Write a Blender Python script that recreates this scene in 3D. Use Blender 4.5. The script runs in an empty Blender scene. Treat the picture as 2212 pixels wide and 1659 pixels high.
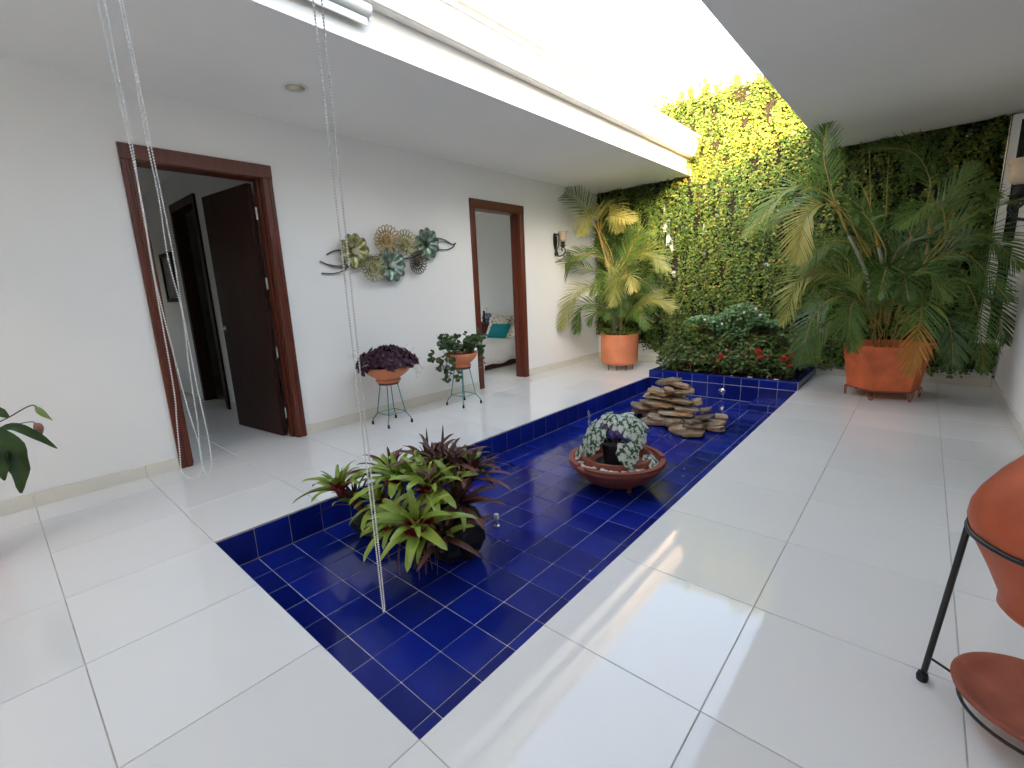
import bpy, math, random
import numpy as np
from mathutils import Vector, Matrix, noise
R = math.radians
rng = np.random.default_rng(7)
random.seed(7)
sc = bpy.context.scene
COL = sc.collection

# ---------------------------------------------------------------- camera
cam = bpy.data.cameras.new('camera'); cam.sensor_width = 36; cam.lens = 1000.93/2212*36
cam.clip_start = .02; cam.clip_end = 500
camo = bpy.data.objects.new('camera', cam); COL.objects.link(camo); sc.camera = camo
RR = [[0.75326734, 0.65635541, -0.0422598], [0.10161518, -0.17961842, -0.97847411], [-0.64981742, 0.73275835, -0.20199637]]
m = Matrix(((RR[0][0], -RR[1][0], -RR[2][0], 2.7849), (RR[0][1], -RR[1][1], -RR[2][1], -.6334), (RR[0][2], -RR[1][2], -RR[2][2], 1.2870), (0, 0, 0, 1)))
camo.matrix_world = m

# ---------------------------------------------------------------- world, sun, exposure
SUN_TO = Vector((1, -2.05, .37)).normalized()
EL = math.asin(SUN_TO.z); AZ = math.atan2(SUN_TO.x, SUN_TO.y)
world = bpy.data.worlds.new('World'); sc.world = world; world.use_nodes = True
nt = world.node_tree; nt.nodes.clear()
sky = nt.nodes.new('ShaderNodeTexSky'); sky.sky_type = 'NISHITA'; sky.sun_disc = False
sky.sun_elevation = EL; sky.sun_rotation = AZ; sky.air_density = 1.0; sky.dust_density = 10.0; sky.ozone_density = 1.0
bg = nt.nodes.new('ShaderNodeBackground'); bg.inputs[1].default_value = .15
wo = nt.nodes.new('ShaderNodeOutputWorld')
hs = nt.nodes.new('ShaderNodeHueSaturation'); hs.inputs['Saturation'].default_value = .72; hs.inputs['Value'].default_value = 1.0
nt.links.new(sky.outputs[0], hs.inputs['Color']); nt.links.new(hs.outputs[0], bg.inputs[0]); nt.links.new(bg.outputs[0], wo.inputs[0])
sun = bpy.data.lights.new('sun', 'SUN'); sun.energy = 2.1; sun.angle = R(.5); sun.color = (.66, .35, .12)
suno = bpy.data.objects.new('sun', sun); COL.objects.link(suno); suno.location = SUN_TO*20
suno.rotation_euler = SUN_TO.to_track_quat('Z', 'Y').to_euler()
sc.view_settings.view_transform = 'Standard'; sc.view_settings.look = 'None'
sc.view_settings.exposure = 4.42; sc.view_settings.gamma = 1; sc.view_settings.use_curve_mapping = False
sc.cycles.diffuse_bounces = 8; sc.cycles.glossy_bounces = 4; sc.cycles.max_bounces = 10
sc.cycles.use_denoising = True; sc.cycles.sample_clamp_indirect = 6

# ---------------------------------------------------------------- materials
def lk(nt, a, b): nt.links.new(a, b)
def mat(name, col, rough=.5, spec=.5, metal=0, var=.08, vscale=6, bump=0, bscale=40, col2=None, coat=0, trans=0, detail=3, dist=.002, attr=None, sub=0, emis=None, rvar=0):
    m = bpy.data.materials.new(name); m.use_nodes = True; nt = m.node_tree
    b = nt.nodes['Principled BSDF']
    b.inputs['Roughness'].default_value = rough; b.inputs['Metallic'].default_value = metal
    b.inputs['Specular IOR Level'].default_value = spec; b.inputs['Coat Weight'].default_value = coat
    tc = nt.nodes.new('ShaderNodeTexCoord')
    ramp = nt.nodes.new('ShaderNodeValToRGB')
    c1 = tuple(max(0, c*(1-var)) for c in col); c2 = col2 if col2 else tuple(min(1, c*(1+var)) for c in col)
    ramp.color_ramp.elements[0].color = (*c1, 1); ramp.color_ramp.elements[1].color = (*c2, 1)
    if attr:
        a = nt.nodes.new('ShaderNodeAttribute'); a.attribute_name = attr
        lk(nt, a.outputs['Fac'], ramp.inputs[0])
    else:
        n = nt.nodes.new('ShaderNodeTexNoise'); n.inputs['Scale'].default_value = vscale; n.inputs['Detail'].default_value = detail
        lk(nt, tc.outputs['Object'], n.inputs['Vector'])
        ramp.color_ramp.elements[0].position = .3; ramp.color_ramp.elements[1].position = .7
        lk(nt, n.outputs['Fac'], ramp.inputs[0])
        if rvar:
            mr = nt.nodes.new('ShaderNodeMapRange'); mr.inputs['To Min'].default_value = max(0, rough-rvar); mr.inputs['To Max'].default_value = rough+rvar
            lk(nt, n.outputs['Fac'], mr.inputs['Value']); lk(nt, mr.outputs[0], b.inputs['Roughness'])
    lk(nt, ramp.outputs[0], b.inputs['Base Color'])
    if bump:
        n2 = nt.nodes.new('ShaderNodeTexNoise'); n2.inputs['Scale'].default_value = bscale; n2.inputs['Detail'].default_value = 4
        lk(nt, tc.outputs['Object'], n2.inputs['Vector'])
        bp = nt.nodes.new('ShaderNodeBump'); bp.inputs['Strength'].default_value = bump; bp.inputs['Distance'].default_value = dist
        lk(nt, n2.outputs['Fac'], bp.inputs['Height']); lk(nt, bp.outputs[0], b.inputs['Normal'])
    if trans:
        tr = nt.nodes.new('ShaderNodeBsdfTranslucent'); mx = nt.nodes.new('ShaderNodeMixShader'); mx.inputs[0].default_value = trans
        lk(nt, ramp.outputs[0], tr.inputs[0]); lk(nt, b.outputs[0], mx.inputs[1]); lk(nt, tr.outputs[0], mx.inputs[2])
        lk(nt, mx.outputs[0], nt.nodes['Material Output'].inputs['Surface'])
    m.diffuse_color = (*col, 1)
    return m
def stops(m, lst):
    r = next(n for n in m.node_tree.nodes if n.type == 'VALTORGB').color_ramp
    while len(r.elements) > 1: r.elements.remove(r.elements[-1])
    for i, (p, c) in enumerate(lst):
        e = r.elements[0] if i == 0 else r.elements.new(p)
        e.position = p; e.color = (*c, 1)
    return m
def stretch(m, s):
    nt = m.node_tree; tc = next(n for n in nt.nodes if n.type == 'TEX_COORD')
    mp = nt.nodes.new('ShaderNodeMapping'); mp.inputs['Scale'].default_value = s
    for l in [l for l in nt.links if l.from_node == tc]:
        to = l.to_socket; nt.links.remove(l); nt.links.new(mp.outputs[0], to)
    nt.links.new(tc.outputs['Object'], mp.inputs[0]); return m

M = {}
M['wall'] = mat('white_wall_paint', (.84, .84, .825), .85, .3, var=.015, vscale=1.2, bump=.25, bscale=90, dist=.001)
M['ceiling'] = mat('white_ceiling_paint', (.86, .85, .83), .9, .3, var=.02, vscale=.8, bump=.3, bscale=120, dist=.0012)
M['fascia'] = mat('fascia_paint', (.80, .78, .74), .7, .4, var=.03, vscale=5, bump=.2, bscale=60)
M['gutter'] = mat('gutter_paint', (.80, .78, .73), .45, .5, var=.04, vscale=7, bump=.1, bscale=30)
M['tile'] = mat('white_porcelain', (.77, .77, .76), .05, .5, var=.012, vscale=1.5, bump=.03, bscale=3, dist=.004, rvar=.025)
_n = M['tile'].node_tree; _oi = _n.nodes.new('ShaderNodeObjectInfo'); _hs = _n.nodes.new('ShaderNodeHueSaturation'); _mr = _n.nodes.new('ShaderNodeMapRange')
_mr.inputs['To Min'].default_value = .955; _mr.inputs['To Max'].default_value = 1.02
_n.links.new(_oi.outputs['Random'], _mr.inputs['Value']); _n.links.new(_mr.outputs[0], _hs.inputs['Value'])
_b = _n.nodes['Principled BSDF']; _s = _b.inputs['Base Color'].links[0].from_socket
_n.links.new(_s, _hs.inputs['Color']); _n.links.new(_hs.outputs[0], _b.inputs['Base Color'])
M['grout'] = mat('floor_grout', (.46, .43, .38), .9, .2, var=.25, vscale=9)
M['skirt'] = mat('cream_skirting', (.72, .70, .62), .25, .5, var=.02, vscale=4)
M['blue'] = mat('cobalt_glazed_tile', (.006, .016, .20), .11, .5, var=.18, vscale=3.5, bump=.12, bscale=7, dist=.006, rvar=.05)
M['bgrout'] = mat('pale_pool_grout', (.74, .74, .75), .8, .3, var=.2, vscale=14)
M['wood'] = stretch(mat('mahogany_door_wood', (.115, .024, .010), .36, .5, var=.22, vscale=7, bump=.15, bscale=30), (6, 6, .6))
M['darkwood'] = stretch(mat('dark_door_wood', (.040, .015, .011), .55, .15, var=.2, vscale=6, bump=.1, bscale=30), (6, 6, .5))
M['room'] = mat('room_wall_paint', (.72, .72, .69), .85, .3, var=.02, vscale=1)
M['dark'] = mat('dark_opening', (.012, .010, .010), .6, .3, var=.2, vscale=3)
M['metal'] = mat('brushed_steel', (.6, .6, .58), .28, .5, 1, var=.05)
M['chrome'] = mat('chrome', (.8, .8, .8), .08, .5, 1, var=.03)
M['terra'] = mat('terracotta', (.62, .215, .105), .7, .35, var=.13, vscale=5, bump=.2, bscale=50, detail=6)
M['terra2'] = mat('painted_terracotta', (.66, .155, .055), .55, .4, var=.20, vscale=7, bump=.35, bscale=55, detail=6)
M['terra4'] = mat('burnished_red_clay', (.46, .095, .035), .5, .4, var=.22, vscale=7, bump=.35, bscale=55, dist=.001, detail=6, rvar=.08)
M['terra5'] = mat('dull_red_clay', (.36, .11, .065), .75, .3, var=.25, vscale=9, bump=.35, bscale=60, detail=6)
M['terra3'] = mat('dark_terracotta', (.27, .08, .05), .75, .3, var=.15, vscale=8, bump=.25, bscale=60, detail=6)
M['teal'] = mat('teal_painted_iron', (.045, .27, .28), .45, .5, var=.15, vscale=20)
M['rubber'] = mat('black_rubber', (.015, .015, .016), .6, .4)
M['iron'] = mat('black_iron', (.016, .014, .013), .4, .5, var=.3, vscale=15)
M['rust'] = mat('orange_painted_iron', (.32, .07, .03), .55, .4, var=.2, vscale=12)
M['seatwood'] = mat('worn_wood_seat', (.10, .045, .03), .6, .4, var=.3, vscale=20)
M['shade'] = mat('frosted_glass_shade', (.72, .60, .44), .35, .5, var=.15, vscale=12, trans=.35)
M['soil'] = mat('dark_soil', (.045, .028, .018), .95, .2, var=.5, vscale=40, bump=1, bscale=80, dist=.01)
M['slate'] = stops(mat('layered_slate', (.3, .25, .18), .85, .3, vscale=5, bump=1, bscale=22, dist=.012, detail=8), [(.25, (.07, .05, .04)), (.42, (.22, .16, .11)), (.52, (.34, .28, .20)), (.6, (.34, .17, .06)), (.72, (.16, .14, .12))])
stretch(M['slate'], (1, 1, 4))
_n = M['slate'].node_tree; _oi = _n.nodes.new('ShaderNodeObjectInfo'); _hs = _n.nodes.new('ShaderNodeHueSaturation'); _mr = _n.nodes.new('ShaderNodeMapRange')
_mr.inputs['To Min'].default_value = .55; _mr.inputs['To Max'].default_value = 1.5
_n.links.new(_oi.outputs['Random'], _mr.inputs['Value']); _n.links.new(_mr.outputs[0], _hs.inputs['Value'])
_b = _n.nodes['Principled BSDF']; _s = _b.inputs['Base Color'].links[0].from_socket
_n.links.new(_s, _hs.inputs['Color']); _n.links.new(_hs.outputs[0], _b.inputs['Base Color'])
M['blackrock'] = mat('wet_black_driftwood', (.016, .014, .012), .55, .4, var=.5, vscale=9, bump=1, bscale=14, dist=.02, detail=8)
M['pebble'] = stops(mat('river_pebble', (.6, .56, .48), .6, .4, vscale=9), [(.3, (.40, .34, .26)), (.5, (.66, .62, .54)), (.7, (.78, .76, .72))])
M['pebblew'] = mat('white_pebble', (.78, .76, .71), .6, .4, var=.12, vscale=20)
M['bead'] = mat('white_plastic_bead', (.82, .82, .80), .3, .5, var=.02)
M['beadg'] = mat('grey_plastic_bead', (.66, .66, .65), .3, .5, var=.02)
M['cord'] = mat('white_cord', (.70, .70, .68), .7, .4)
M['pvc'] = mat('white_lacquered_aluminium', (.78, .79, .77), .35, .5, var=.03)
M['petiole'] = mat('areca_petiole', (.20, .22, .05), .5, .4, var=.3, vscale=6, col2=(.42, .25, .05))
M['trunk'] = mat('palm_trunk', (.40, .38, .32), .8, .3, var=.3, vscale=18, bump=.6, bscale=40, col2=(.22, .24, .14))
M['twig'] = mat('bare_twig', (.20, .12, .075), .85, .3, var=.3, vscale=20)
def leafmat(name, lst, rough=.45, trans=.25, spec=.4):
    m = mat(name, lst[0][1], rough, spec, trans=trans, attr='rnd'); return stops(m, lst)
M['ivy'] = leafmat('climbing_fig_leaf', [(0, (.03, .055, .014)), (.3, (.07, .135, .024)), (.6, (.15, .23, .036)), (.82, (.27, .31, .045)), (.94, (.36, .28, .05)), (1, (.45, .24, .11))], .5, .22)
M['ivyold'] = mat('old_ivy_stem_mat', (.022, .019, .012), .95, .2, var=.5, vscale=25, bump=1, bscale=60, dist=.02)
M['palmg'] = leafmat('areca_leaf', [(0, (.05, .10, .02)), (.5, (.10, .19, .035)), (.85, (.17, .25, .05)), (1, (.28, .27, .05))], .4, .3)
M['palmy'] = leafmat('areca_leaf_yellowing', [(0, (.20, .24, .05)), (.5, (.36, .36, .09)), (1, (.52, .42, .13))], .4, .35)
M['palmd'] = leafmat('areca_leaf_dark', [(0, (.04, .085, .02)), (.6, (.085, .16, .035)), (1, (.16, .22, .05))], .35, .2)
M['palmo'] = leafmat('areca_leaf_orange_tip', [(0, (.30, .17, .03)), (.5, (.45, .22, .03)), (1, (.5, .30, .06))], .5, .3)
M['shrub'] = leafmat('ixora_leaf', [(0, (.03, .055, .016)), (.5, (.07, .125, .03)), (.85, (.14, .19, .05)), (1, (.22, .17, .06))], .35, .12)
M['rose'] = leafmat('blue_green_shrub_leaf', [(0, (.05, .13, .05)), (.5, (.12, .25, .10)), (1, (.24, .36, .18))], .5, .2)
M['red'] = mat('coral_red_petal', (.75, .055, .035), .5, .4, var=.2, vscale=60, trans=.2)
M['pinkf'] = mat('pale_pink_petal', (.8, .55, .52), .5, .4, var=.1)
M['brog'] = stretch(mat('green_bromeliad_leaf', (.15, .27, .025), .32, .5, vscale=5, var=.35, col2=(.36, .46, .07), trans=.2), (1, 1, 1))
M['brom'] = mat('maroon_bromeliad_leaf', (.045, .012, .013), .38, .35, vscale=6, var=.3, col2=(.14, .05, .035), trans=.08)
M['broc'] = mat('bromeliad_red_heart', (.26, .012, .02), .35, .5, vscale=8, var=.4, trans=.1)
M['oxal'] = mat('purple_shamrock_leaf', (.028, .008, .022), .5, .35, vscale=14, var=.4, col2=(.075, .018, .045), trans=.15)
M['pepe'] = mat('glossy_round_leaf', (.028, .06, .02), .28, .5, vscale=9, var=.3, col2=(.075, .13, .035), trans=.08)
M['pothos'] = mat('dark_green_broad_leaf', (.02, .055, .012), .35, .5, vscale=5, var=.3, col2=(.05, .11, .02), trans=.12)
M['dryleaf'] = mat('withered_flower', (.22, .11, .08), .8, .3, var=.3, vscale=30)
M['spathe'] = mat('cream_green_spathe', (.5, .5, .26), .5, .4, vscale=14, var=.3, col2=(.22, .35, .08), trans=.2)
M['bracken'] = mat('lime_seedling_leaf', (.20, .32, .05), .5, .4, vscale=20, var=.3, trans=.25)
M['gold'] = mat('antique_gold_metal', (.50, .36, .16), .38, .5, .85, var=.35, vscale=20)
M['bronze'] = mat('dark_bronze_metal', (.12, .10, .075), .4, .5, .8, var=.3, vscale=20)
M['olive'] = mat('patinated_olive_metal', (.34, .34, .13), .38, .5, .7, vscale=16, var=.5, col2=(.60, .56, .28))
M['verdi'] = mat('verdigris_metal', (.10, .22, .16), .35, .5, .7, vscale=16, var=.5, col2=(.42, .52, .42))
M['mirror'] = mat('round_mirror', (.9, .9, .9), .3, .5, 1, var=.01)
M['quilt'] = mat('white_quilt', (.72, .71, .70), .9, .2, var=.03, vscale=4, bump=.8, bscale=14, dist=.02)
M['tealcloth'] = mat('teal_cushion_cloth', (.005, .21, .24), .8, .3, var=.1, vscale=5)
M['floral'] = stops(mat('floral_cushion_cloth', (.7, .68, .6), .9, .3, vscale=26), [(.35, (.18, .16, .10)), (.45, (.66, .64, .56)), (.62, (.70, .68, .60)), (.7, (.40, .12, .07))])
M['plate'] = stops(mat('blue_white_plate', (.5, .5, .6), .3, .5, vscale=50), [(.4, (.02, .025, .07)), (.5, (.08, .09, .17)), (.62, (.6, .62, .7))])
M['glassdark'] = mat('dark_window_glass', (.012, .014, .014), .06, .5)
M['photo'] = stops(mat('print_in_frame', (.2, .2, .2), .3, .5, vscale=9), [(.35, (.03, .035, .03)), (.5, (.22, .22, .2)), (.7, (.12, .20, .17))])
M['pot'] = mat('black_plastic_pot', (.012, .016, .018), .45, .5)
# variegated leaf: pale blotches on green, purple underside
def varieg():
    m = mat('silver_variegated_leaf', (.5, .5, .5), .45, .4, vscale=30, detail=6, trans=.12)
    stops(m, [(.38, (.018, .055, .018)), (.45, (.05, .11, .04)), (.49, (.50, .56, .48)), (.7, (.66, .70, .64))])
    nt = m.node_tree; b = nt.nodes['Principled BSDF']; l = b.inputs['Base Color'].links[0]; src = l.from_socket
    g = nt.nodes.new('ShaderNodeNewGeometry'); mx = nt.nodes.new('ShaderNodeMix'); mx.data_type = 'RGBA'
    nt.links.new(g.outputs['Backfacing'], mx.inputs['Factor']); nt.links.new(src, mx.inputs['A']); mx.inputs['B'].default_value = (.10, .045, .16, 1)
    nt.links.new(mx.outputs['Result'], b.inputs['Base Color']); return m
M['varieg'] = varieg()

# ---------------------------------------------------------------- object helpers
def link(o, parent=None):
    COL.objects.link(o)
    if parent is not None: o.parent = parent
    return o
def tag(o, label=None, cat=None, group=None, kind=None):
    if label: o['label'] = label
    if cat: o['category'] = cat
    if group: o['group'] = group
    if kind: o['kind'] = kind
    return o
def thing(name, label, cat, loc=(0, 0, 0), rz=0, group=None):
    o = bpy.data.objects.new(name, None); o.empty_display_size = .1; link(o)
    o.location = loc; o.rotation_euler = (0, 0, rz)
    return tag(o, label, cat, group)
class MB:
    def __init__(s): s.v = []; s.f = []; s.mi = []
    def add(s, v, f, k=0):
        n = len(s.v); s.v.extend([tuple(p) for p in v]); s.f.extend([tuple(i+n for i in q) for q in f]); s.mi.extend([k]*len(f)); return s
    def box(s, x0, x1, y0, y1, z0, z1, k=0, mtx=None):
        v = [Vector((x, y, z)) for x in (x0, x1) for y in (y0, y1) for z in (z0, z1)]
        if mtx is not None: v = [mtx @ p for p in v]
        return s.add(v, [(0, 1, 3, 2), (4, 6, 7, 5), (0, 4, 5, 1), (2, 3, 7, 6), (0, 2, 6, 4), (1, 5, 7, 3)], k)
    def tube(s, pts, r, n=8, k=0, cap=True, close=False):
        pts = [Vector(p) for p in pts]; N = len(pts); rs = r if hasattr(r, '__len__') else [r]*N
        v = []; prev = None
        for i, p in enumerate(pts):
            if close: t = (pts[(i+1) % N]-pts[i-1])
            else: t = pts[min(i+1, N-1)]-pts[max(i-1, 0)]
            t = t.normalized() if t.length > 1e-9 else Vector((0, 0, 1))
            if prev is None:
                a = Vector((0, 0, 1)) if abs(t.z) < .9 else Vector((1, 0, 0)); u = t.cross(a).normalized()
            else:
                u = prev - t*prev.dot(t); u = u.normalized() if u.length > 1e-6 else t.orthogonal().normalized()
            prev = u; w = t.cross(u)
            for j in range(n):
                a = 2*math.pi*j/n; v.append(p+(u*math.cos(a)+w*math.sin(a))*rs[i])
        f = []; L = N if close else N-1
        for i in range(L):
            i2 = (i+1) % N
            for j in range(n): f.append((i*n+j, i*n+(j+1) % n, i2*n+(j+1) % n, i2*n+j))
        if cap and not close: f.append(tuple(reversed(range(n)))); f.append(tuple((N-1)*n+j for j in range(n)))
        return s.add(v, f, k)
    def lathe(s, prof, n=32, k=0, c=(0, 0, 0), wob=0, seed=0):
        v = []; f = []
        for i, (r, z) in enumerate(prof):
            for j in range(n):
                a = 2*math.pi*j/n; rr = r*(1+wob*math.sin(3*a+seed+z*9)+wob*.6*math.sin(5*a+2*seed-z*7))
                v.append((c[0]+rr*math.cos(a), c[1]+rr*math.sin(a), c[2]+z))
        for i in range(len(prof)-1):
            for j in range(n): f.append((i*n+j, i*n+(j+1) % n, (i+1)*n+(j+1) % n, (i+1)*n+j))
        if prof[0][0] > 1e-5: f.append(tuple(reversed(range(n))))
        if prof[-1][0] > 1e-5: f.append(tuple((len(prof)-1)*n+j for j in range(n)))
        return s.add(v, f, k)
    def prism(s, poly, axis, a, b, k=0):
        """poly of 2-D points swept along axis from a to b"""
        n = len(poly); v = []
        for t in (a, b):
            for p in poly:
                q = list(p); q.insert(axis, t); v.append(tuple(q))
        f = [tuple(range(n)), tuple(reversed(range(n, 2*n)))]+[(i, (i+1) % n, n+(i+1) % n, n+i)[::-1] for i in range(n)]
        return s.add(v, f, k)
    def mesh(s, name, mats, smooth=False, fix=True):
        me = bpy.data.meshes.new(name); me.from_pydata(s.v, [], s.f)
        for m in (mats if isinstance(mats, (list, tuple)) else [mats]): me.materials.append(m)
        if any(s.mi): me.polygons.foreach_set('material_index', s.mi)
        if fix:
            import bmesh
            bm = bmesh.new(); bm.from_mesh(me); bmesh.ops.recalc_face_normals(bm, faces=bm.faces); bm.to_mesh(me); bm.free()
        if smooth:
            me.polygons.foreach_set('use_smooth', [True]*len(me.polygons))
            if smooth == 'auto': me.set_sharp_from_angle(angle=R(40))
        me.update(); return me
    def obj(s, name, mats, parent=None, smooth=False, loc=None, kind=None, fix=True):
        o = bpy.data.objects.new(name, s.mesh(name, mats, smooth, fix)); link(o, parent)
        if loc is not None: o.location = loc
        if kind: o['kind'] = kind
        return o
def inst(name, me, parent, loc=(0, 0, 0), rot=None, scale=None):
    o = bpy.data.objects.new(name, me); link(o, parent); o.location = loc
    if rot is not None:
        if isinstance(rot, Matrix): o.rotation_euler = rot.to_euler()
        else: o.rotation_euler = rot
    if scale is not None: o.scale = scale if hasattr(scale, '__len__') else (scale,)*3
    return o
def bez(p, n):
    """smooth curve through points (Catmull-Rom)"""
    p = [Vector(q) for q in p]; P = [2*p[0]-p[1]]+p+[2*p[-1]-p[-2]]; out = []
    segs = len(p)-1
    for k in range(n+1):
        t = k/n*segs; i = min(int(t), segs-1); u = t-i; a, b, c, d = P[i:i+4]
        out.append(.5*((2*b)+(c-a)*u+(2*a-5*b+4*c-d)*u*u+(3*b-a-3*c+d)*u**3))
    return out
def cloud(name, tv, tf, pos, X, Y, Z, scale, mats, parent=None, kind='stuff', rnd=None, mi=None, smooth=False):
    """many copies of one small leaf joined in one mesh; tv template verts, frames X,Y,Z per copy"""
    tv = np.asarray(tv, float); N = len(pos); K = len(tv)
    sc_ = np.asarray(scale).reshape(N, 1, 1) if np.ndim(scale) else scale
    V = (tv[None, :, 0:1]*X[:, None]+tv[None, :, 1:2]*Y[:, None]+tv[None, :, 2:3]*Z[:, None])*sc_+pos[:, None]
    V = V.reshape(-1, 3)
    lens = [len(f) for f in tf]; flat = np.array([i for f in tf for i in f])
    loops = (flat[None]+np.arange(N)[:, None]*K).reshape(-1)
    F = len(tf); starts = np.concatenate([[0], np.cumsum(np.tile(lens, N))[:-1]])
    me = bpy.data.meshes.new(name); me.vertices.add(N*K); me.vertices.foreach_set('co', V.astype(np.float32).reshape(-1))
    me.loops.add(len(loops)); me.loops.foreach_set('vertex_index', loops.astype(np.int32))
    me.polygons.add(N*F); me.polygons.foreach_set('loop_start', starts.astype(np.int32))
    me.polygons.foreach_set('loop_total', np.tile(lens, N).astype(np.int32))
    for m in (mats if isinstance(mats, (list, tuple)) else [mats]): me.materials.append(m)
    if mi is not None: me.polygons.foreach_set('material_index', np.repeat(mi, F).astype(np.int32))
    if smooth: me.polygons.foreach_set('use_smooth', np.ones(N*F, bool))
    at = me.attributes.new('rnd', 'FLOAT', 'POINT')
    r = rng.random(N) if rnd is None else rnd
    at.data.foreach_set('value', np.repeat(r, K).astype(np.float32))
    me.update(calc_edges=True)
    o = bpy.data.objects.new(name, me); link(o, parent)
    if kind: o['kind'] = kind
    return o
def norm(a): return a/np.maximum(np.linalg.norm(a, axis=-1, keepdims=True), 1e-9)
def frames(Yd, Nn):
    Y = norm(Yd); X = norm(np.cross(Y, Nn)); Z = np.cross(X, Y); return X, Y, Z
# leaf templates: y along the leaf, z up
LEAF6 = ([(0, 0, 0), (-.34, .35, .07), (0, .42, -.03), (.34, .35, .07), (-.2, .75, .0), (.2, .75, .0), (0, 1, -.12)],
         [(0, 2, 1), (0, 3, 2), (1, 2, 4), (2, 3, 5), (2, 6, 4), (2, 5, 6)])
LEAF4 = ([(0, 0, 0), (-.3, .45, .08), (.3, .45, .08), (0, 1, -.06)], [(0, 3, 1), (0, 2, 3)])
# ================================================================ setting
XW = -1.52; YB = 6.60; XR = 3.457; ZC = 2.775; XF = .06; XE = 1.71
def struct(name, mb, mats, parent=None, **k):
    o = mb.obj(name, mats, parent, **k); o['kind'] = 'structure'; return o
b = MB()   # grout bed / slab with the pool cut out
b.box(-7, 0, -4.4, 7, -.45, -.0025).box(1.8, 3.8, -4.4, 7, -.45, -.0025).box(0, 1.8, -4.4, 0, -.45, -.0025).box(0, 1.8, YB, 7, -.45, -.0025)
floor = struct('floor', b, M['grout'])
b = MB(); b.box(-60, 60, -60, 60, -.62, -.6); struct('ground', b, M['soil'])
TC = {}
def floor_tile(x0, x1, y0, y1):
    g = .0018; w, h = round(x1-x0, 3), round(y1-y0, 3)
    if w < .02 or h < .02: return
    if (w, h) not in TC:
        q = MB(); e = .0012; a, c = w/2-g, h/2-g
        v = [(-a, -c, -.01), (a, -c, -.01), (a, c, -.01), (-a, c, -.01), (-a, -c, -e), (a, -c, -e), (a, c, -e), (-a, c, -e), (-a+e, -c+e, 0), (a-e, -c+e, 0), (a-e, c-e, 0), (-a+e, c-e, 0)]
        f = [(8, 9, 10, 11)]+[(i, (i+1) % 4, 4+(i+1) % 4, 4+i) for i in range(4)]+[(4+i, 4+(i+1) % 4, 8+(i+1) % 4, 8+i) for i in range(4)]
        q.add(v, f); TC[(w, h)] = q.mesh('tile', M['tile'])
    o = inst('tile', TC[(w, h)], floor, ((x0+x1)/2, (y0+y1)/2, random.uniform(0, .0004)), (random.uniform(-.0006, .0006), random.uniform(-.0006, .0006), 0))
def tiles_rect(X0, X1, Y0, Y1, skip=None):
    i = math.floor(X0/.6+1e-6)
    while i*.6 < X1-1e-6:
        j = math.floor(Y0/.6+1e-6)
        while j*.6 < Y1-1e-6:
            x0, x1, y0, y1 = max(i*.6, X0), min(i*.6+.6, X1), max(j*.6, Y0), min(j*.6+.6, Y1)
            if not (skip and x0 > -.01 and x1 < 1.81 and y0 > -.01): floor_tile(x0, x1, y0, y1)
            j += 1
        i += 1
tiles_rect(XW, XR, -2.4, YB, skip=True)
tiles_rect(-4.8, XW, -.6, 1.19); tiles_rect(-3.6, XW, 3.6, 6.0)

# walls ------------------------------------------------------------
def wall_x(name, x0, x1, y0, y1, z0, z1, holes, m, axis='y'):
    """wall slab with rectangular holes (a0,a1,c0,c1) along its long axis"""
    q = MB(); a = y0 if axis == 'y' else x0; end = y1 if axis == 'y' else x1
    def bx(a0, a1, c0, c1):
        if a1-a0 < 1e-4 or c1-c0 < 1e-4: return
        if axis == 'y': q.box(x0, x1, a0, a1, c0, c1)
        else: q.box(a0, a1, y0, y1, c0, c1)
    for h in sorted(holes):
        bx(a, h[0], z0, z1); bx(h[0], h[1], z0, h[2]); bx(h[0], h[1], h[3], z1); a = h[1]
    bx(a, end, z0, z1)
    return struct(name, q, m)
D1 = (.213, 1.232); D2 = (3.57, 4.592); DZ = 2.39
wl = wall_x('wall_left', XW-.15, XW, -4.2, YB, -.0, ZC, [(D1[0]+.05, D1[1]-.05, -.0, DZ-.06), (D2[0]+.05, D2[1]-.05, 0, DZ-.06)], M['wall'])
wb = wall_x('wall_back', XW-.15, 3.8, YB, YB+.2, -.1, 3.79, [], M['wall'], 'x')
q = MB(); q.box(XW-2.2, 3.9, YB-.02, YB+.24, 3.79, 3.83); struct('wall_coping', q, M['fascia'], None)
DR = (2.95, 3.93)
wr = wall_x('wall_right', XR, XR+.15, -4.2, YB, 0, ZC, [(DR[0]+.05, DR[1]-.05, 0, DZ-.06)], M['wall'])
wall_x('wall_near', XW-.15, XR+.15, -4.4, -4.2, 0, ZC, [], M['wall'], 'x')
# ceilings and roofs
q = MB(); q.box(XW-5, XF, -.27, YB, ZC, ZC+.08)
struct('ceiling_left', q, M['ceiling'])
q = MB(); q.box(XE, XR+.3, -.27, YB-.06, ZC, ZC+.06); struct('ceiling_right', q, M['ceiling'])
q = MB(); q.box(XW-5, XR+.3, -2.35, -.27, ZC, ZC+.08).box(XW-5, -.6, -4.4, -2.35, ZC, ZC+.08).box(2.5, XR+.3, -4.4, -2.35, ZC, ZC+.08).box(-.6, 2.5, -4.4, -4.0, ZC, ZC+.08); struct('ceiling_near', q, M['ceiling'])  # leaves an unseen opening behind the camera, added to brighten the patio
q = MB(); q.box(XW-5, XF-.01, -.27, YB, ZC+.08, 3.25); q.box(XF-.01, XF, -.27, YB-.07, ZC+.08, 3.2)
struct('roof_left', q, M['fascia'])
q = MB(); q.box(XE, XR+2.5, -.27, YB-.001, ZC+.06, 3.17); struct('roof_right', q, M['fascia'])
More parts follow.
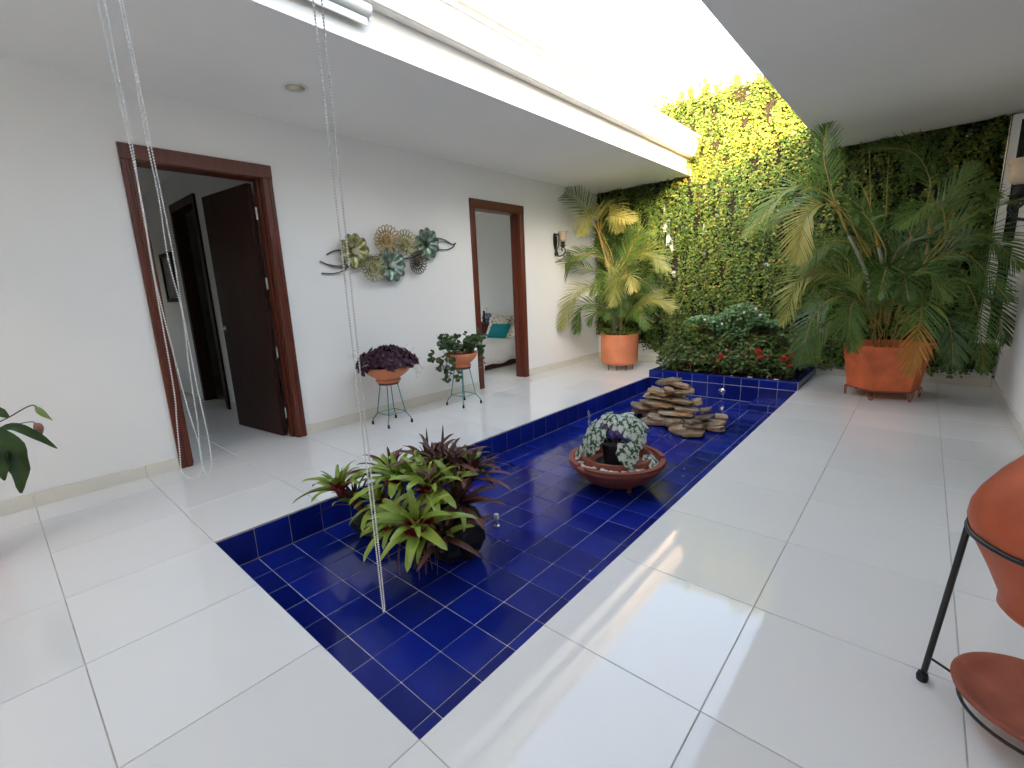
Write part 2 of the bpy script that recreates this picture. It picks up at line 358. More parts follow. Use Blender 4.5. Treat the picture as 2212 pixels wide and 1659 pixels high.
q = MB(); q.box(XW-5, XR+2.5, -2.35, -.27, ZC+.08, 3.90).box(XW-5, -.6, -4.4, -2.35, ZC+.08, 3.9).box(2.5, XR+2.5, -4.4, -2.35, ZC+.08, 3.9).box(-.6, 2.5, -4.4, -4.0, ZC+.08, 3.9); struct('roof_near', q, M['fascia'])  # rear boxes ring the added opening and keep low sun out of it
# gutter: moulded profile swept along the eave
gx = XF
prof = [(gx+.001, 2.995), (gx+.075, 2.985), (gx+.092, 2.992), (gx+.092, 3.028), (gx+.078, 3.038), (gx+.070, 3.05), (gx+.078, 3.075), (gx+.098, 3.11), (gx+.112, 3.14), (gx+.117, 3.165), (gx+.130, 3.175), (gx+.132, 3.196), (gx+.120, 3.200), (gx+.120, 3.212), (gx+.146, 3.220), (gx+.150, 3.240), (gx+.148, 3.262), (gx+.138, 3.266), (gx+.001, 3.266)]
gut = thing('roof_gutter', 'long cream moulded gutter along the edge of the left roof', 'gutter', (0, 0, 0))
y = -.24; ys = [-.24, 1.95, 4.35, 6.50]
gm = None
for a, c in zip(ys[:-1], ys[1:]):
    q = MB(); q.prism([(p[0], p[1]) for p in prof], 1, a+.002, c-.002); q.obj('gutter_length', M['gutter'], gut)
for a in ys[1:-1]:
    q = MB(); pr = [(p[0]+(.003 if p[0] > gx+.01 else 0), p[1]) for p in prof]
    q.prism(pr, 1, a-.012, a+.012); q.obj('gutter_joint', M['gutter'], gut)
# skirting tiles
sk = struct('skirting', MB().box(XW, XW+.004, 1.30, 3.50, .0, .095), M['grout'])
SKM = {}
def skirt(x0, x1, y0, y1):
    w, h = round(x1-x0, 3), round(y1-y0, 3)
    if (w, h) not in SKM: SKM[(w, h)] = MB().box(-w/2, w/2, -h/2, h/2, .001, .098).mesh('skirting_tile', M['skirt'])
    inst('skirting_tile', SKM[(w, h)], sk, ((x0+x1)/2, (y0+y1)/2, 0))
def skirt_run(axis, a, c, fixed, t):
    k = math.floor(a/.6+1e-6)
    while k*.6 < c-1e-6:
        p0, p1 = max(a, k*.6)+.0012, min(c, k*.6+.6)-.0012
        if p1-p0 > .015:
            if axis == 'y': skirt(min(fixed, fixed+t), max(fixed, fixed+t), p0, p1)
            else: skirt(p0, p1, min(fixed, fixed+t), max(fixed, fixed+t))
        k += 1
skirt_run('y', -4.2, D1[0]-.003, XW, .012); skirt_run('y', D1[1]+.003, D2[0]-.003, XW, .012); skirt_run('y', D2[1]+.003, YB-.013, XW, .012)
skirt_run('x', XW, -.02, YB, -.012); skirt_run('x', 1.83, XR-.013, YB, -.012)
skirt_run('y', -4.2, DR[0]-.003, XR, -.012); skirt_run('y', DR[1]+.003, YB, XR, -.012)

# rooms beyond the doors -------------------------------------------
def room_wall(x0, x1, y0, y1, z0=0, z1=2.774, holes=(), axis='y'): return wall_x('room_wall', x0, x1, y0, y1, z0, z1, list(holes), M['room'], axis)
room_wall(-6.5, XW-.152, 1.19, 1.29, holes=[(-4.29, -3.42, 0, 2.42)], axis='x')
room_wall(-6.5, XW-.152, -2.1, -2.0, axis='x')
room_wall(-6.6, -6.5, -2.1, 3.0, holes=[(-1.4, -.2, 1.0, 2.2)])  # unseen window opening, added to let sky light into the passage room
room_wall(-6.5, XW-.152, 3.0, 3.1, axis='x')
room_wall(-6.5, XW-.152, 6.36, 6.46, axis='x')
room_wall(-6.6, -6.5, 3.0, 6.46, holes=[(3.2, 6.2, .3, 2.7)])  # large unseen window opening, added and sized to brighten the bedroom
# skirting in the passage room
skirt_run('x', -3.34, -1.75, 1.19, -.012)
skirt_run('y', 1.3, 1.3, -9, 0)

# ---------------------------------------------------------------- pool
pool = struct('pool_basin', MB().box(0, 1.8, 0, 5.4, -.32, -.2035).box(-.03, -.0035, 0, 5.4, -.32, -.0105).box(1.8035, 1.83, 0, 5.4, -.32, -.0105).box(0, 1.8, -.03, -.0035, -.32, -.0105), M['bgrout'])
def piece(w, h, t=.006, g=.0019, e=.0012):
    a, c = w/2-g, h/2-g; q = MB()
    v = [(-a, -c, -t), (a, -c, -t), (a, c, -t), (-a, c, -t), (-a, -c, -e), (a, -c, -e), (a, c, -e), (-a, c, -e), (-a+e*1.5, -c+e*1.5, 0), (a-e*1.5, -c+e*1.5, 0), (a-e*1.5, c-e*1.5, 0), (-a+e*1.5, c-e*1.5, 0)]
    return q.add(v, [(8, 9, 10, 11)]+[(i, (i+1) % 4, 4+(i+1) % 4, 4+i) for i in range(4)]+[(4+i, 4+(i+1) % 4, 8+(i+1) % 4, 8+i) for i in range(4)])
# several cobalt shades so that neighbouring tiles differ as fired tiles do
BL = []
for i in range(5):
    k = (.78, .9, 1, 1.1, 1.22)[i]
    mm = M['blue'].copy(); mm.name = 'cobalt_glazed_tile'
    r_ = next(n for n in mm.node_tree.nodes if n.type == 'VALTORGB').color_ramp
    for e in r_.elements: e.color = (e.color[0]*k, e.color[1]*k, e.color[2]*k, 1)
    BL.append(mm)
PM = {}
def blue(parent, w, h, loc, rot, seed=None):
    s = random.randrange(5); key = (w, h, s)
    if key not in PM: PM[key] = piece(w, h).mesh('blue_tile', BL[s])
    return inst('blue_tile', PM[key], parent, loc, rot)
def j(a=.0022): return random.uniform(-a, a)
for i in range(9):
    for k in range(27):
        blue(pool, .2, .2, (.1+.2*i, .1+.2*k, -.2+random.uniform(-.0006, .0006)), (j(.004), j(.004), 0))
pw = struct('pool_wall', MB().box(-.003, -.0005, 0, 5.4, -.2, -.0105), M['bgrout'])
for k in range(27):
    blue(pw, .185, .2, (.003, .1+.2*k, -.1035), (j(), R(90)+j(), 0))
    if k < 9: blue(pw, .2, .185, (.1+.2*k, .003, -.1035), (R(-90)+j(), j(), 0))
    blue(pw, .185, .2, (1.797, .1+.2*k, -.1035), (j(), R(-90)+j(), 0))
# planter at the far end
pl = struct('planter_wall', MB().box(.003, 1.797, 5.404, 5.49, -.2, .084).box(.006, .09, 5.49, YB-.013, -.05, .084).box(1.71, 1.794, 5.49, YB-.013, -.05, .084), M['bgrout'])
for i in range(9):
    blue(pl, .2, .185, (.1+.2*i, 5.399, -.1035), (R(90)+j(), 0, 0))
    blue(pl, .2, .096, (.1+.2*i, 5.399, .040), (R(90)+j(), 0, 0))
    blue(pl, .2, .094, (.1+.2*i, 5.447, .090), (j(), j(), 0))
for k in range(6):
    y0 = 5.49+.185*k
    blue(pl, .094, .185, (.047, y0+.0925, .090), (j(), j(), 0)); blue(pl, .094, .185, (1.753, y0+.0925, .090), (j(), j(), 0))
    blue(pl, .096, .185, (-.001, y0+.0925, .040), (0, R(-90), 0)); blue(pl, .096, .185, (1.801, y0+.0925, .040), (0, R(90), 0))
struct('planter_soil', MB().box(.09, 1.71, 5.49, YB, -.05, .055), M['soil'])
# low step in the far right corner
stp = struct('pool_step', MB().box(1.404, 1.797, 5.004, 5.396, -.2, -.126), M['bgrout'])
for i in range(2):
    for k in range(2): blue(stp, .2, .2, (1.5+.2*i, 5.1+.2*k, -.12), (j(), j(), 0))
    blue(stp, .2, .074, (1.5+.2*i, 4.999, -.161), (R(90), 0, 0)); blue(stp, .074, .2, (1.399, 5.1+.2*i, -.161), (0, R(-90), 0))
# water inlet in the far pool wall
t = thing('water_inlet', 'round chrome water inlet on the blue tiled end wall of the pool', 'water inlet', (.985, 5.392, -.105))
MB().lathe([(.0, .010), (.030, .010), (.042, .004), (.046, .0)], 28).obj('flange', M['chrome'], t, True).rotation_euler = (R(90), 0, 0)
MB().lathe([(.0, .030), (.012, .028), (.019, .018), (.021, .008)], 20).obj('nozzle', M['chrome'], t, True).rotation_euler = (R(90), 0, 0)
MB().tube([(0, -.012, .022), (0, -.028, .018), (0, -.03, .002)], .005, 8).obj('lip', M['chrome'], t, True)
t = thing('fountain_jet', 'short white capped pipe standing on the blue pool floor', 'pipe stub', (.87, 1.32, -.2))
MB().lathe([(.0, 0), (.020, 0), (.020, .004), (.010, .008), (.010, .05), (0, .05)], 16).obj('pipe', M['metal'], t, 'auto')
MB().lathe([(.0, .05), (.017, .05), (.017, .075), (.013, .081), (0, .081)], 16).obj('cap', M['bead'], t, 'auto')

# ---------------------------------------------------------------- doors
def door_frame(t, y0, y1, zt, x, s=1, depth=.15):
    """casings on the face x, facing +X when s=1; jambs through the wall"""
    w = .082
    for a, c, inner in ((y0, y0+w, 1), (y1-w, y1, -1)):
        q = MB(); pa = [(x, a), (x+s*.026, a), (x+s*.026, c), (x+s*.020, c), (x, c)]
        lo, hi = (a, c)
        d = inner
        o, i_ = (lo, hi) if d > 0 else (hi, lo)
        prof = [(x, o), (x+s*.020, o), (x+s*.026, o+d*.006), (x+s*.026, o+d*.030), (x+s*.020, o+d*.034), (x+s*.020, o+d*.046), (x+s*.025, o+d*.050), (x+s*.025, o+d*.074), (x+s*.018, i_), (x, i_)]
        q.prism(prof, 2, .001, zt-.11); q.obj('casing', M['wood'], t)
        # jamb with a rebate for the leaf
        q = MB(); i0 = i_-d*.012
        q.prism([(x, i0), (x, i_+d*.008), (x-s*.05, i_+d*.008), (x-s*.05, i_+d*.024), (x-s*.105, i_+d*.024), (x-s*.105, i_+d*.010), (x-s*depth-s*.003, i_+d*.010), (x-s*depth-s*.003, i0-d*.02), (x, i0-d*.02)], 2, .001, zt-.11)
        q.obj('jamb', M['wood'], t)
    q = MB(); q.prism([(x, zt-.11), (x, zt), (x+s*.020, zt), (x+s*.026, zt-.006), (x+s*.026, zt-.07), (x+s*.02, zt-.076), (x+s*.02, zt-.088), (x+s*.025, zt-.092), (x+s*.025, zt-.105), (x+s*.018, zt-.11)], 1, y0, y1) if False else q.add(
        [(px, yy, pz) for yy in (y0, y1) for px, pz in [(x, zt-.11), (x+s*.018, zt-.11), (x+s*.026, zt-.10), (x+s*.026, zt-.006), (x+s*.02, zt), (x, zt)]],
        [(0, 1, 2, 3, 4, 5), (11, 10, 9, 8, 7, 6)]+[(i, (i+1) % 6, 6+(i+1) % 6, 6+i) for i in range(6)])
    q.obj('head_casing', M['wood'], t)
    MB().box(min(x-s*.001, x-s*depth-s*.003), max(x-s*.001, x-s*depth-s*.003), y0+w-.03, y1-w+.03, zt-.112, zt-.07).obj('head_jamb', M['wood'], t)
d1 = thing('door', 'tall mahogany framed doorway with its dark brown door swung open, left of the metal wall flowers', 'door', (0, 0, 0))
door_frame(d1, D1[0], D1[1], DZ, XW)
# leaf hinged on the far jamb, opened inwards
LW = .845; LH = 2.262
hx, hy = -1.668, 1.118; dv = Vector((-2.512-hx, 1.018-hy, 0)).normalized(); ang = math.atan2(dv.y, dv.x)
lm = Matrix.Translation((hx, hy, 0)) @ Matrix.Rotation(ang, 4, 'Z')
q = MB(); q.box(0, LW, .004, .036, .006, LH, mtx=lm); leaf = q.obj('leaf', M['darkwood'], d1)
for z0, z1 in ((.008, .868), (.873, 1.232), (1.237, LH-.002)):
    MB().box(.002, LW-.002, .036, .040, z0, z1, mtx=lm).obj('panel', M['darkwood'], leaf); MB().box(.002, LW-.002, 0, .004, z0, z1, mtx=lm).obj('panel', M['darkwood'], leaf)
q = MB(); f3 = lambda x, y, z: lm @ Vector((x, y, z))
for sy, yy in ((1, .041), (-1, -.001)):
    q.tube([f3(LW-.06, yy, 1.02), f3(LW-.06, yy+sy*.008, 1.02)], .026, 20); q.tube([f3(LW-.06, yy+sy*.006, 1.02), f3(LW-.06, yy+sy*.045, 1.02), f3(LW-.075, yy+sy*.05, 1.02), f3(LW-.18, yy+sy*.05, 1.018)], .009, 10)
q.obj('handle', M['metal'], leaf, 'auto')
for z in (.22, .80, 1.42, 2.02):
    MB().tube([(XW-.152, 1.132, z-.05), (XW-.152, 1.132, z+.05)], .007, 8).box(XW-.150, XW-.128, 1.1365, 1.1395, z-.05, z+.05).obj('hinge', M['metal'], d1, 'auto')
d2 = thing('door', 'narrow mahogany framed doorway looking into the bedroom with the white bed', 'door frame', (0, 0, 0))
door_frame(d2, D2[0], D2[1], DZ, XW)
d3 = thing('door', 'brown door frame on the right wall, cut by the right edge of the picture', 'door frame', (0, 0, 0))
door_frame(d3, DR[0], DR[1], DZ, XR, -1)
MB().box(XR+.06, XR+.10, DR[0]+.075, DR[1]-.075, .006, DZ-.115).obj('leaf', M['darkwood'], d3)
# inner doorway of the passage room
t = thing('door', 'dark inner doorway seen through the open mahogany door', 'inner door', (0, 0, 0))
for a, c in ((-4.33, -4.25), (-3.46, -3.38)): MB().box(a, c, 1.165, 1.30, .001, 2.46).obj('casing', M['darkwood'], t)
MB().box(-4.25, -3.46, 1.165, 1.30, 2.37, 2.46).obj('head_casing', M['darkwood'], t)
lf = MB().box(-3.535, -3.498, 1.305, 2.10, .006, 2.36).obj('leaf', M['wood'], t)
MB().tube([(-3.54, 2.02, 1.0), (-3.58, 2.02, 1.0), (-3.59, 1.92, 1.0)], .009, 8).obj('handle', M['metal'], lf, 'auto')
t = thing('picture_frame', 'small framed picture hanging on the wall inside the dark passage', 'picture', (-4.9, 1.189, 1.62))
q = MB(); w, h, k = .28, .32, .045
q.box(-w, w, -.03, 0, h-k, h).box(-w, w, -.03, 0, -h, -h+k).box(-w, -w+k, -.03, 0, -h+k, h-k).box(w-k, w, -.03, 0, -h+k, h-k); q.obj('frame', M['darkwood'], t)
MB().box(-w+k, w-k, -.012, -.004, -h+k, h-k).obj('print', M['photo'], t)
# bedroom
bd = thing('bed', 'single bed with white quilt and dark wooden base in the bedroom', 'bed', (-2.92, 5.45, 0))
MB().box(-.50, .50, -.86, .89, .015, .20).obj('base', M['darkwood'], bd)
MB().box(-.49, .49, -.86, .88, .20, .40).obj('mattress', M['quilt'], bd)
q = MB(); n = 22; v = []; f = []
NX, NY = 26, 30
for jy in range(NY+1):
    for ix in range(NX+1):
        u = ix/NX*2-1; w_ = jy/NY
        x = u*.66; y = -.93+w_*1.80; z = .43+.012*noise.noise((x*6, y*6, 1))
        ex = max(0, abs(x)-.5); ey = max(0, -.88-y)
        if ex > 0: z -= ex*2.1+(.05*noise.noise((y*3, 2, u)) if ex > .1 else 0); x = math.copysign(.5+ex*.12+.018*noise.noise((y*9, u, 0)), x)
        if ey > 0: z -= ey*4.5
        v.append((x, y, z))
for jy in range(NY):
    for ix in range(NX): a = jy*(NX+1)+ix; f.append((a, a+1, a+NX+2, a+NX+1))
q.add(v, f); o = q.obj('quilt', M['quilt'], bd, True)
sm = o.modifiers.new('thick', 'SOLIDIFY'); sm.thickness = .02; sm.offset = -1
def cushion(name, label, cat, loc, w, h, d, rot, m, group='cushions on the bed'):
    q = MB(); n = 12; v = []; f = []
    for s in (1, -1):
        for i in range(n+1):
            for k_ in range(n+1):
                u, w2 = i/n*2-1, k_/n*2-1
                puff = (1-u**4)*(1-w2**4); pin = 1-.07*(1-abs(u))*abs(w2)-.0
                v.append((u*w/2*(1-.08*(1-abs(w2)**2)*0-.06*(1-w2*w2)*(abs(u)**3)*-0), s*d/2*puff**.6, w2*h/2*(1-.05*(1-u*u)*abs(w2))))
    for s in (0, 1):
        o_ = s*(n+1)**2
        for i in range(n):
            for k_ in range(n):
                a = o_+i*(n+1)+k_; f.append((a, a+1, a+n+2, a+n+1) if s else (a, a+n+1, a+n+2, a+1))
    q.add(v, f); o = q.obj(name, m, None, True, loc, fix=False); o.rotation_euler = rot; return tag(o, label, cat, group)
cushion('cushion', 'teal cushion lying in front of the floral cushions on the bed', 'cushion', (-2.88, 5.46, .555), .42, .30, .12, (R(-38), R(0), R(6)), M['tealcloth'])
cushion('cushion', 'tall floral cushion at the back, left of the teal cushion', 'cushion', (-3.14, 5.74, .63), .42, .42, .12, (R(-30), R(4), R(10)), M['floral'])
cushion('cushion', 'floral pillow leaning against the bedroom wall behind the teal cushion', 'cushion', (-2.84, 5.92, .66), .60, .38, .14, (R(-20), 0, 0), M['floral'])
cushion('cushion', 'floral cushion lying right of the teal cushion, half behind the door frame', 'cushion', (-2.58, 5.52, .52), .34, .30, .12, (R(-40), 0, R(-12)), M['floral'])
t = thing('nightstand', 'dark wooden nightstand beside the head of the bed', 'nightstand', (-3.78, 6.12, 0))
MB().box(-.26, .26, -.2, .22, .60, .635).obj('top', M['darkwood'], t); MB().box(-.24, .24, -.18, .21, .30, .60).obj('drawer_box', M['darkwood'], t)
for sx in (-1, 1):
    for sy in (-1, 1): MB().box(sx*.21-.02, sx*.21+.02, sy*.15-.02, sy*.15+.02, 0, .30).obj('leg', M['darkwood'], t)
t = thing('figurine', 'black twin figurine standing on the nightstand', 'figurine', (-3.78, 6.05, .635))
MB().box(-.09, .09, -.04, .04, 0, .02).obj('base', M['iron'], t)
MB().lathe([(.045, .02), (.035, .06), (.05, .10), (.03, .14), (.028, .17), (.022, .20), (.028, .225), (0, .245)], 12, c=(-.03, 0, 0)).obj('figure', M['iron'], t, True)
MB().lathe([(.03, .02), (.025, .05), (.036, .08), (.022, .12), (.026, .15), (.018, .165), (.022, .18), (0, .195)], 12, c=(.04, 0, 0)).obj('figure', M['iron'], t, True)
t = thing('decorative_plate', 'round blue and white plate propped upright on the nightstand', 'plate', (-3.60, 5.98, .74))
o = MB().lathe([(0, 0), (.05, .002), (.085, .014), (.092, .02), (.085, .02), (.05, .008), (0, .006)], 28).obj('dish', M['plate'], t, True); o.rotation_euler = (R(80), 0, R(25))
MB().tube([(-.04, .03, -.104), (-.03, -.0, -.09), (.03, 0, -.09), (.04, .03, -.104)], .004, 6).tube([(-.04, .03, -.104), (0, .06, -.02), (.04, .03, -.104)], .004, 6).obj('stand', M['iron'], t)
t = thing('light_switch', 'white double wall switch above the nightstand', 'switch', (-4.06, 6.358, .86))
MB().box(-.035, .035, -.008, 0, -.06, .06).obj('plate', M['metal'], t); MB().box(-.018, .018, -.012, -.008, -.03, .03).obj('rocker', M['bead'], t)

# recessed ceiling light (unlit)
t = thing('ceiling_light', 'unlit round recessed light in the left ceiling', 'ceiling light', (-.80, 1.18, ZC))
MB().lathe([(.066, -.001), (.094, -.007), (.097, -.001)], 40).obj('trim_ring', M['pvc'], t, True); MB().lathe([(0, -.003), (.068, -.0025)], 36).obj('diffuser', mat('warm_diffuser', (.72, .68, .52), .4, .5), t, True)
# roller blind cassette on the fascia
t = thing('roller_blind', 'white rolled up blind cassette fixed to the left fascia', 'blind', (0, 0, 0))
q = MB(); q.prism([(XF+.005+.045+.042*math.cos(a)*.95, 2.945+.036*math.sin(a)) for a in [2*math.pi*i/20 for i in range(20)]], 1, -.2, 1.235); q.obj('roller', M['pvc'], t, 'auto')
MB().box(XF+.038, XF+.052, -.2, 1.22, 2.865, 2.905).obj('bottom_rail', M['metal'], t)
MB().box(XF+.043, XF+.047, -.19, 1.215, 2.905, 2.93).obj('fabric', M['pvc'], t)
MB().box(XF+.001, XF+.05, 1.236, 1.243, 2.90, 2.985).obj('end_bracket', M['pvc'], t)
# hanging bead chains of the blinds near the camera
def chain(label, pts, top, pitch=.0075, rb=.0026, bm='bead'):
    t = thing('bead_chain', label, 'bead chain', top, group='bead chains hanging from the roller blinds')
    P = bez(pts, 400); P = [p-Vector(top) for p in P]
    MB().tube(P[::4]+[P[-1]], .0009, 4, cap=False).obj('cord', M['cord'], t)
    L = [0]
    for a, b_ in zip(P, P[1:]): L.append(L[-1]+(b_-a).length)
    n = int(L[-1]/pitch); ss = np.interp(np.arange(n)*pitch, L, np.arange(len(L)))
    pos = np.array([list(P[int(s_)].lerp(P[min(int(s_)+1, len(P)-1)], s_-int(s_))) for s_ in ss])
    g = 1.0; tv = [(0, 0, 1), (1, 0, .0), (0, 1, 0), (-1, 0, 0), (0, -1, 0), (0, 0, -1), (.64, .64, .64), (-.64, .64, .64), (-.64, -.64, .64), (.64, -.64, .64), (.64, .64, -.64), (-.64, .64, -.64), (-.64, -.64, -.64), (.64, -.64, -.64)]
    tf = [(0, 9, 6), (0, 6, 7), (0, 7, 8), (0, 8, 9), (1, 6, 9), (2, 7, 6), (3, 8, 7), (4, 9, 8), (1, 13, 10), (2, 10, 11), (3, 11, 12), (4, 12, 13), (5, 10, 13), (5, 11, 10), (5, 12, 11), (5, 13, 12), (1, 10, 6), (2, 6, 10), (2, 11, 7), (3, 7, 11), (3, 12, 8), (4, 8, 12), (4, 13, 9), (1, 9, 13)]
    I = np.tile(np.eye(3)[None], (n, 1, 1))
    cloud('beads', tv, tf, pos, I[:, 0], I[:, 1], I[:, 2], rb, M[bm], t, smooth=True)
zt = ZC-.01
chain('single long white bead chain hanging over the pool beside the bromeliads', [(1.615, .03, zt), (1.6155, .03, 2.0), (1.616, .031, 1.2), (1.617, .033, .6), (1.618, .033, .345), (1.620, .035, .328), (1.622, .037, .345), (1.623, .039, .6), (1.625, .041, 1.2), (1.628, .045, 2.0), (1.631, .052, zt)], (1.62, .04, zt), bm='beadg', rb=.0028)
CA = [(-.261, 2.107), (-.257, 1.925), (-.251, 1.74), (-.248, 1.547), (-.252, 1.439), (-.254, 1.295), (-.258, 1.022), (-.268, .91), (-.276, .812), (-.28, .741), (-.259, .708), (-.237, .711), (-.221, .736), (-.218, .805), (-.232, .948), (-.241, 1.106), (-.251, 1.328), (-.25, 1.45), (-.249, 1.593), (-.244, 1.763), (-.247, 1.919), (-.246, 2.112)]
CB = [(-.211, 2.125), (-.207, 1.938), (-.208, 1.757), (-.204, 1.598), (-.208, 1.421), (-.197, 1.258), (-.206, 1.084), (-.21, .962), (-.212, .896), (-.22, .795), (-.219, .735), (-.209, .703), (-.194, .732), (-.19, .797), (-.191, .886), (-.195, 1.006), (-.195, 1.061), (-.195, 1.272), (-.193, 1.421), (-.196, 1.599), (-.2, 1.758), (-.201, 1.94), (-.204, 2.128)]
def chp(L, x0):
    n = len(L); P = [(x0+.004*math.sin(i), y, z) for i, (y, z) in enumerate(L)]
    return [(x0, L[0][0]-.008, 2.85)]+P+[(x0+.004, L[-1][0]-.002, 2.85)]
chain('left white bead chain loop in front of the open mahogany door, its loop hanging lowest', chp(CA, 1.0), (1.0, -.25, 2.85), .0085, .0027)
chain('right white bead chain loop in front of the open mahogany door, narrower than its neighbour', chp(CB, 1.0), (1.0, -.2, 2.85), .0085, .0027)
t = thing('roller_blind', 'white blind cassette above the two chain loops, out of the picture', 'blind', (0, 0, 0))
q = MB(); q.prism([(-.222+.042*math.cos(a), 2.87+.036*math.sin(a)) for a in [2*math.pi*i/20 for i in range(20)]], 0, .2, 1.03); q.obj('roller', M['pvc'], t, 'auto')
t = thing('roller_blind', 'white blind cassette on the right fascia above the single chain, out of the picture', 'blind', (0, 0, 0))
q = MB(); q.prism([(1.655+.042*math.cos(a), 2.82+.036*math.sin(a)) for a in [2*math.pi*i/20 for i in range(20)]], 1, -.24, .08); q.obj('roller', M['pvc'], t, 'auto')

# ---------------------------------------------------------------- wall sconces
def sconce(label, loc, rz, sc_=1, s2=False):
    """wall plane = local x=0, light arm grows to +x"""
    t = thing('wall_sconce', label, 'wall lamp', loc, rz, group='scroll armed wall lamps'); t.scale = (sc_, sc_, sc_)
    MB().lathe([(0, -.125), (.012, -.12), (.03, -.09), (.047, -.03), (.050, .03), (.040, .08), (.018, .105), (.012, .118), (.016, .126), (0, .14)], 20, c=(0, 0, 0)).obj('backplate', M['iron'], t, True).scale = (.35, 1.35, 1)
    q = MB()
    for s in (-1, 1):
        q.tube(bez([(.012, s*.016, .112), (.016, s*.056, .122), (.016, s*.092, .088), (.016, s*.094, .02), (.014, s*.078, -.04), (.012, s*.028, -.12)], 20), .0085, 8)
        q.tube(bez([(.012, s*.010, -.12), (.016, s*.03, -.145), (.016, s*.055, -.17), (.016, s*.040, -.20), (.016, s*.015, -.185), (.014, s*.006, -.15)], 18), .0085, 8)
    q.obj('scroll_handle', M['iron'], t, 'auto')
    MB().tube(bez([(.01, 0, -.16), (.045, .0, -.205), (.11, 0, -.20), (.155, .0, -.15), (.15, 0, -.10), (.115, 0, -.085), (.10, 0, -.115), (.118, 0, -.13)], 34), [.009]*30+[.008, .008, .011, .012, .012], 8).obj('arm', M['iron'], t, 'auto')
    MB().lathe([(.006, -.085), (.048, -.062), (.050, -.058), (.026, -.054), (.030, -.015), (.036, -.005), (.0, -.005)], 24, c=(.125, 0, 0)).obj('cup', M['iron'], t, 'auto')
    MB().lathe([(.030, 0), (.050, .02), (.056, .05), (.054, .085), (.060, .115), (.082, .142), (.078, .142), (.056, .115), (.050, .085), (.052, .05), (.046, .022), (.026, .004)], 32, c=(.125, 0, 0)).obj('glass_shade', M['shade'], t, True)
    return t
sconce('black iron scroll wall lamp with a frosted shade left of the smaller palm', (XW+.004, 5.35, 1.945), R(12))
sconce('beige shaded wall lamp on the right wall, cut by the right edge of the picture', (XR-.004, 5.12, 1.94), R(180), 1.35)

# ---------------------------------------------------------------- metal wall flowers
art = thing('metal_wall_flowers', 'long metal wall sculpture of gold and green flowers on curved stems between the doorways', 'wall art', (XW, 2.4, 1.66))
def A(y, z): return (y-2.4, z-1.66)
def stem(pts, r=.006, m='bronze'):
    MB().tube(bez([(d, *A(y, z)) for d, y, z in pts], 24), r, 6).obj('stem', M[m], art, True)
stem([(.012, 1.575, 1.612), (.02, 1.66, 1.572), (.03, 1.78, 1.56), (.03, 1.9, 1.60), (.03, 2.1, 1.66), (.03, 2.3, 1.66)])
stem([(.012, 1.575, 1.612), (.02, 1.66, 1.58), (.03, 1.78, 1.575), (.03, 1.9, 1.62)], .004)
stem([(.012, 1.575, 1.502), (.02, 1.67, 1.498), (.03, 1.78, 1.52), (.03, 1.93, 1.61), (.03, 2.2, 1.64), (.03, 2.6, 1.66), (.03, 2.8, 1.75)], .007)
stem([(.012, 1.65, 1.672), (.02, 1.70, 1.70), (.03, 1.80, 1.715), (.03, 2.0, 1.68), (.03, 2.2, 1.63), (.03, 2.32, 1.60)], .007)
stem([(.03, 2.85, 1.85), (.025, 2.98, 1.888), (.02, 3.12, 1.875), (.015, 3.24, 1.83), (.012, 3.30, 1.845)], .006)
stem([(.03, 2.85, 1.80), (.025, 2.98, 1.77), (.02, 3.14, 1.765), (.015, 3.25, 1.80), (.012, 3.30, 1.85)], .006)
stem([(.03, 2.9, 1.82), (.025, 3.05, 1.85), (.02, 3.13, 1.85), (.015, 3.22, 1.835)], .004)
def petal_mesh(L, W):
    q = MB(); v = []; f = []; n = 7
    for i in range(n+1):
        t_ = i/n; w = W*(.35+.65*math.sin(min(1, t_*1.15)*math.pi*.62))*(math.sqrt(max(0, 1-max(0, t_-.72)**2/.0784)) if t_ > .72 else 1)
        for k_ in (-1, -.5, 0, .5, 1): v.append((.012+.035*math.sin(t_*2.2)+.010*abs(k_)-.006*(1-abs(k_)), .02+L*t_, w*k_*.5))
    for i in range(n):
        for k_ in range(4): a = i*5+k_; f.append((a, a+1, a+6, a+5))
    return q.add(v, f)
